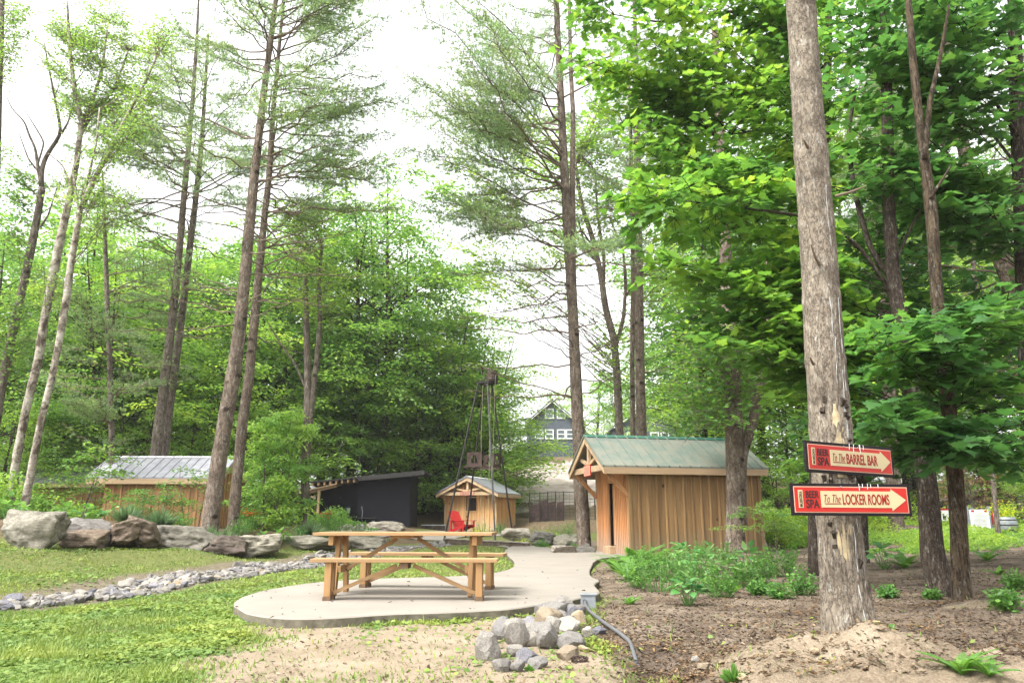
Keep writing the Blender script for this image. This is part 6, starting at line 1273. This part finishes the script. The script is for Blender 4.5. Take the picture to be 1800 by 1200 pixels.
for kind, px, Y, r, sc, lab in [('lav', 225, 17.6, .42, 1, 'lavender clump above the dark boulder, leftmost of the three'), ('lav', 285, 17.9, .45, 1, 'lavender clump in the middle of the bed edge'), ('lav', 370, 18.6, .48, 1, 'grey green lavender clump left of the leaning pine foot'), ('lav', 400, 19.0, .42, 1, 'lavender clump touching the big lavender left of it'), ('lime', 110, 18.2, .42, 1, 'pale variegated hosta behind the tan slab boulder'), ('lime', 160, 18.6, .40, 1, 'lime green hosta right of the variegated one'),
          ('hosta', 195, 19, .45, 1, 'large blue green hosta before the left end of the cabin wall'), ('herb', 320, 18.6, .38, 1, 'flowering leafy plant between two lavender clumps'), ('herb', 425, 20.5, .4, 1, 'dark leafy clump right of the leaning pine foot'), ('lime', 465, 20.5, .38, 1, 'lime hosta below the pale young tree'), ('lime', 495, 21.0, .46, 1, 'broad light green hosta right below the pale young tree'), ('herb', 518, 21.5, .42, 1, 'leafy clump left of the grey grassy one'),
          ('lav', 548, 22.5, .55, 1, 'big grey grassy clump left of the black shed'), ('herb', 580, 24, .45, 1, 'leafy clump with small red flowers near the porch post'), ('herb', 598, 25.5, .65, 1.1, 'tallest dark green bush in front of the black shed'), ('herb', 632, 26, .55, 1, 'leafy bush right of the tallest dark green one'), ('hosta', 655, 26.5, .45, .8, 'low hosta at the right end of the shed planting'), ('herb', 560, 25, .5, 1, 'yellowish leafy bush by the porch post'), ('herb', 680, 25.8, .36, .6, 'low green creeper before the tan boulder'),
          ('lime', 15, 17.2, .5, 1, 'bright hosta above the big flat topped boulder'), ('lime', 40, 18, .35, 1, 'second hosta above the big flat topped boulder'), ('yel', 850, 31.5, .55, 1, 'yellow shrub beside the red chair'), ('yel', 918, 26.9, .42, .8, 'yellow shrub beside the pinkish flat boulder'), ('herb', 945, 30, .6, .8, 'green shrub before the rusty panels, leftmost'), ('herb', 975, 31, .65, .8, 'green shrub before the rusty panels, middle one'), ('herb', 1000, 31, .6, 1, 'green shrub next to the central pine trunk'),
          ('yel', 960, 29, .55, .8, 'lime shrub low in front of the two green ones'), ('herb', 952, 25.6, .3, 1, 'small plant at the foot of the grey ridged boulder'), ('herb', 880, 32.5, .4, 1, 'small shrub against the right wall of the pale cabin'), ('fern', 1012, 24, .3, 1, 'fern in front of the central pine foot')]:
    plant(kind, px, 900, r, lab, Y, 'plants in the far beds', (1, 1, sc))
def flowers(px, py, Y, m, label):
    p = W(px, py, Y); n = 26; root = empty('flower_clump', (p[0], p[1], H(p[0], p[1])), 0, label, 'flowers'); P = rng.normal(0, 1, (n, 3))*(.14, .1, .05); P[:, 2] += p[2]-root.location.z; g = Geo()
    for k in range(5): a = k*1.256; g.inst([(-.5, 0, 0), (0, -.4, .1), (.5, 0, .2), (0, .4, .1)], [(0, 1, 2, 3)], P+np.array((math.cos(a), math.sin(a), .2))*.022, np.tile(np.array((math.cos(a), math.sin(a), .3))*.05, (n, 1)), np.tile(np.array((-math.sin(a), math.cos(a), 0))*.05, (n, 1)), np.tile((0, 0, .05), (n, 1)))
    obj('petals', g, M[m], root); st = Geo()
    for q in P: st.tube([(q[0]*.5, q[1]*.5, 0), q], .004, 3, False)
    obj('stems', st, M['herb'], root)
flowers(428, 901, 21.6, 'flower_red', 'bright red flowers behind the dark clump right of the leaning pine'); flowers(441, 903, 21.4, 'flower_orange', 'orange flowers right beside the bright red ones'); flowers(575, 903, 24.6, 'flower_red', 'small dark red flowers beside the porch post')
# pine cone by the rock pile
def cone():
    p = Gt(1018, 1163); root = empty('pine_cone', p+(0, 0, .02), 0, 'brown pine cone lying right of the rock pile', 'pine cone'); g = Geo(); k = 70
    for i in range(k):
        t = i/k; a = i*2.399; r = .026*math.sin(math.pi*(.12+.85*t)); c = np.array(((t-.5)*.12, math.cos(a)*r*.6, math.sin(a)*r*.6)); d = unit(np.array((.35, math.cos(a), math.sin(a)))); g.bar(c, c+d*.014, .014, .004)
    obj('scales', g, M['barrel_wood'], root)
cone()


# ---------------------------------------------------------------- thin haze volume, added to lift the darks of the woods
def haze():
    me = Geo().box((-170, -25, -6), (170, 320, 45)).mesh('haze', None); m = bpy.data.materials.new('haze'); m.use_nodes = True; t = m.node_tree; t.nodes.clear()
    o_ = t.nodes.new('ShaderNodeOutputMaterial'); v = t.nodes.new('ShaderNodeVolumePrincipled'); v.inputs['Density'].default_value = .0005; v.inputs['Color'].default_value = (1, 1, .97, 1); v.inputs['Anisotropy'].default_value = .2
    t.links.new(v.outputs[0], o_.inputs['Volume']); me.materials.append(m); tag(obj('haze', me, None), 'thin pale haze added to lighten the dark woods and soften the far houses', 'haze', kind='stuff')
haze()
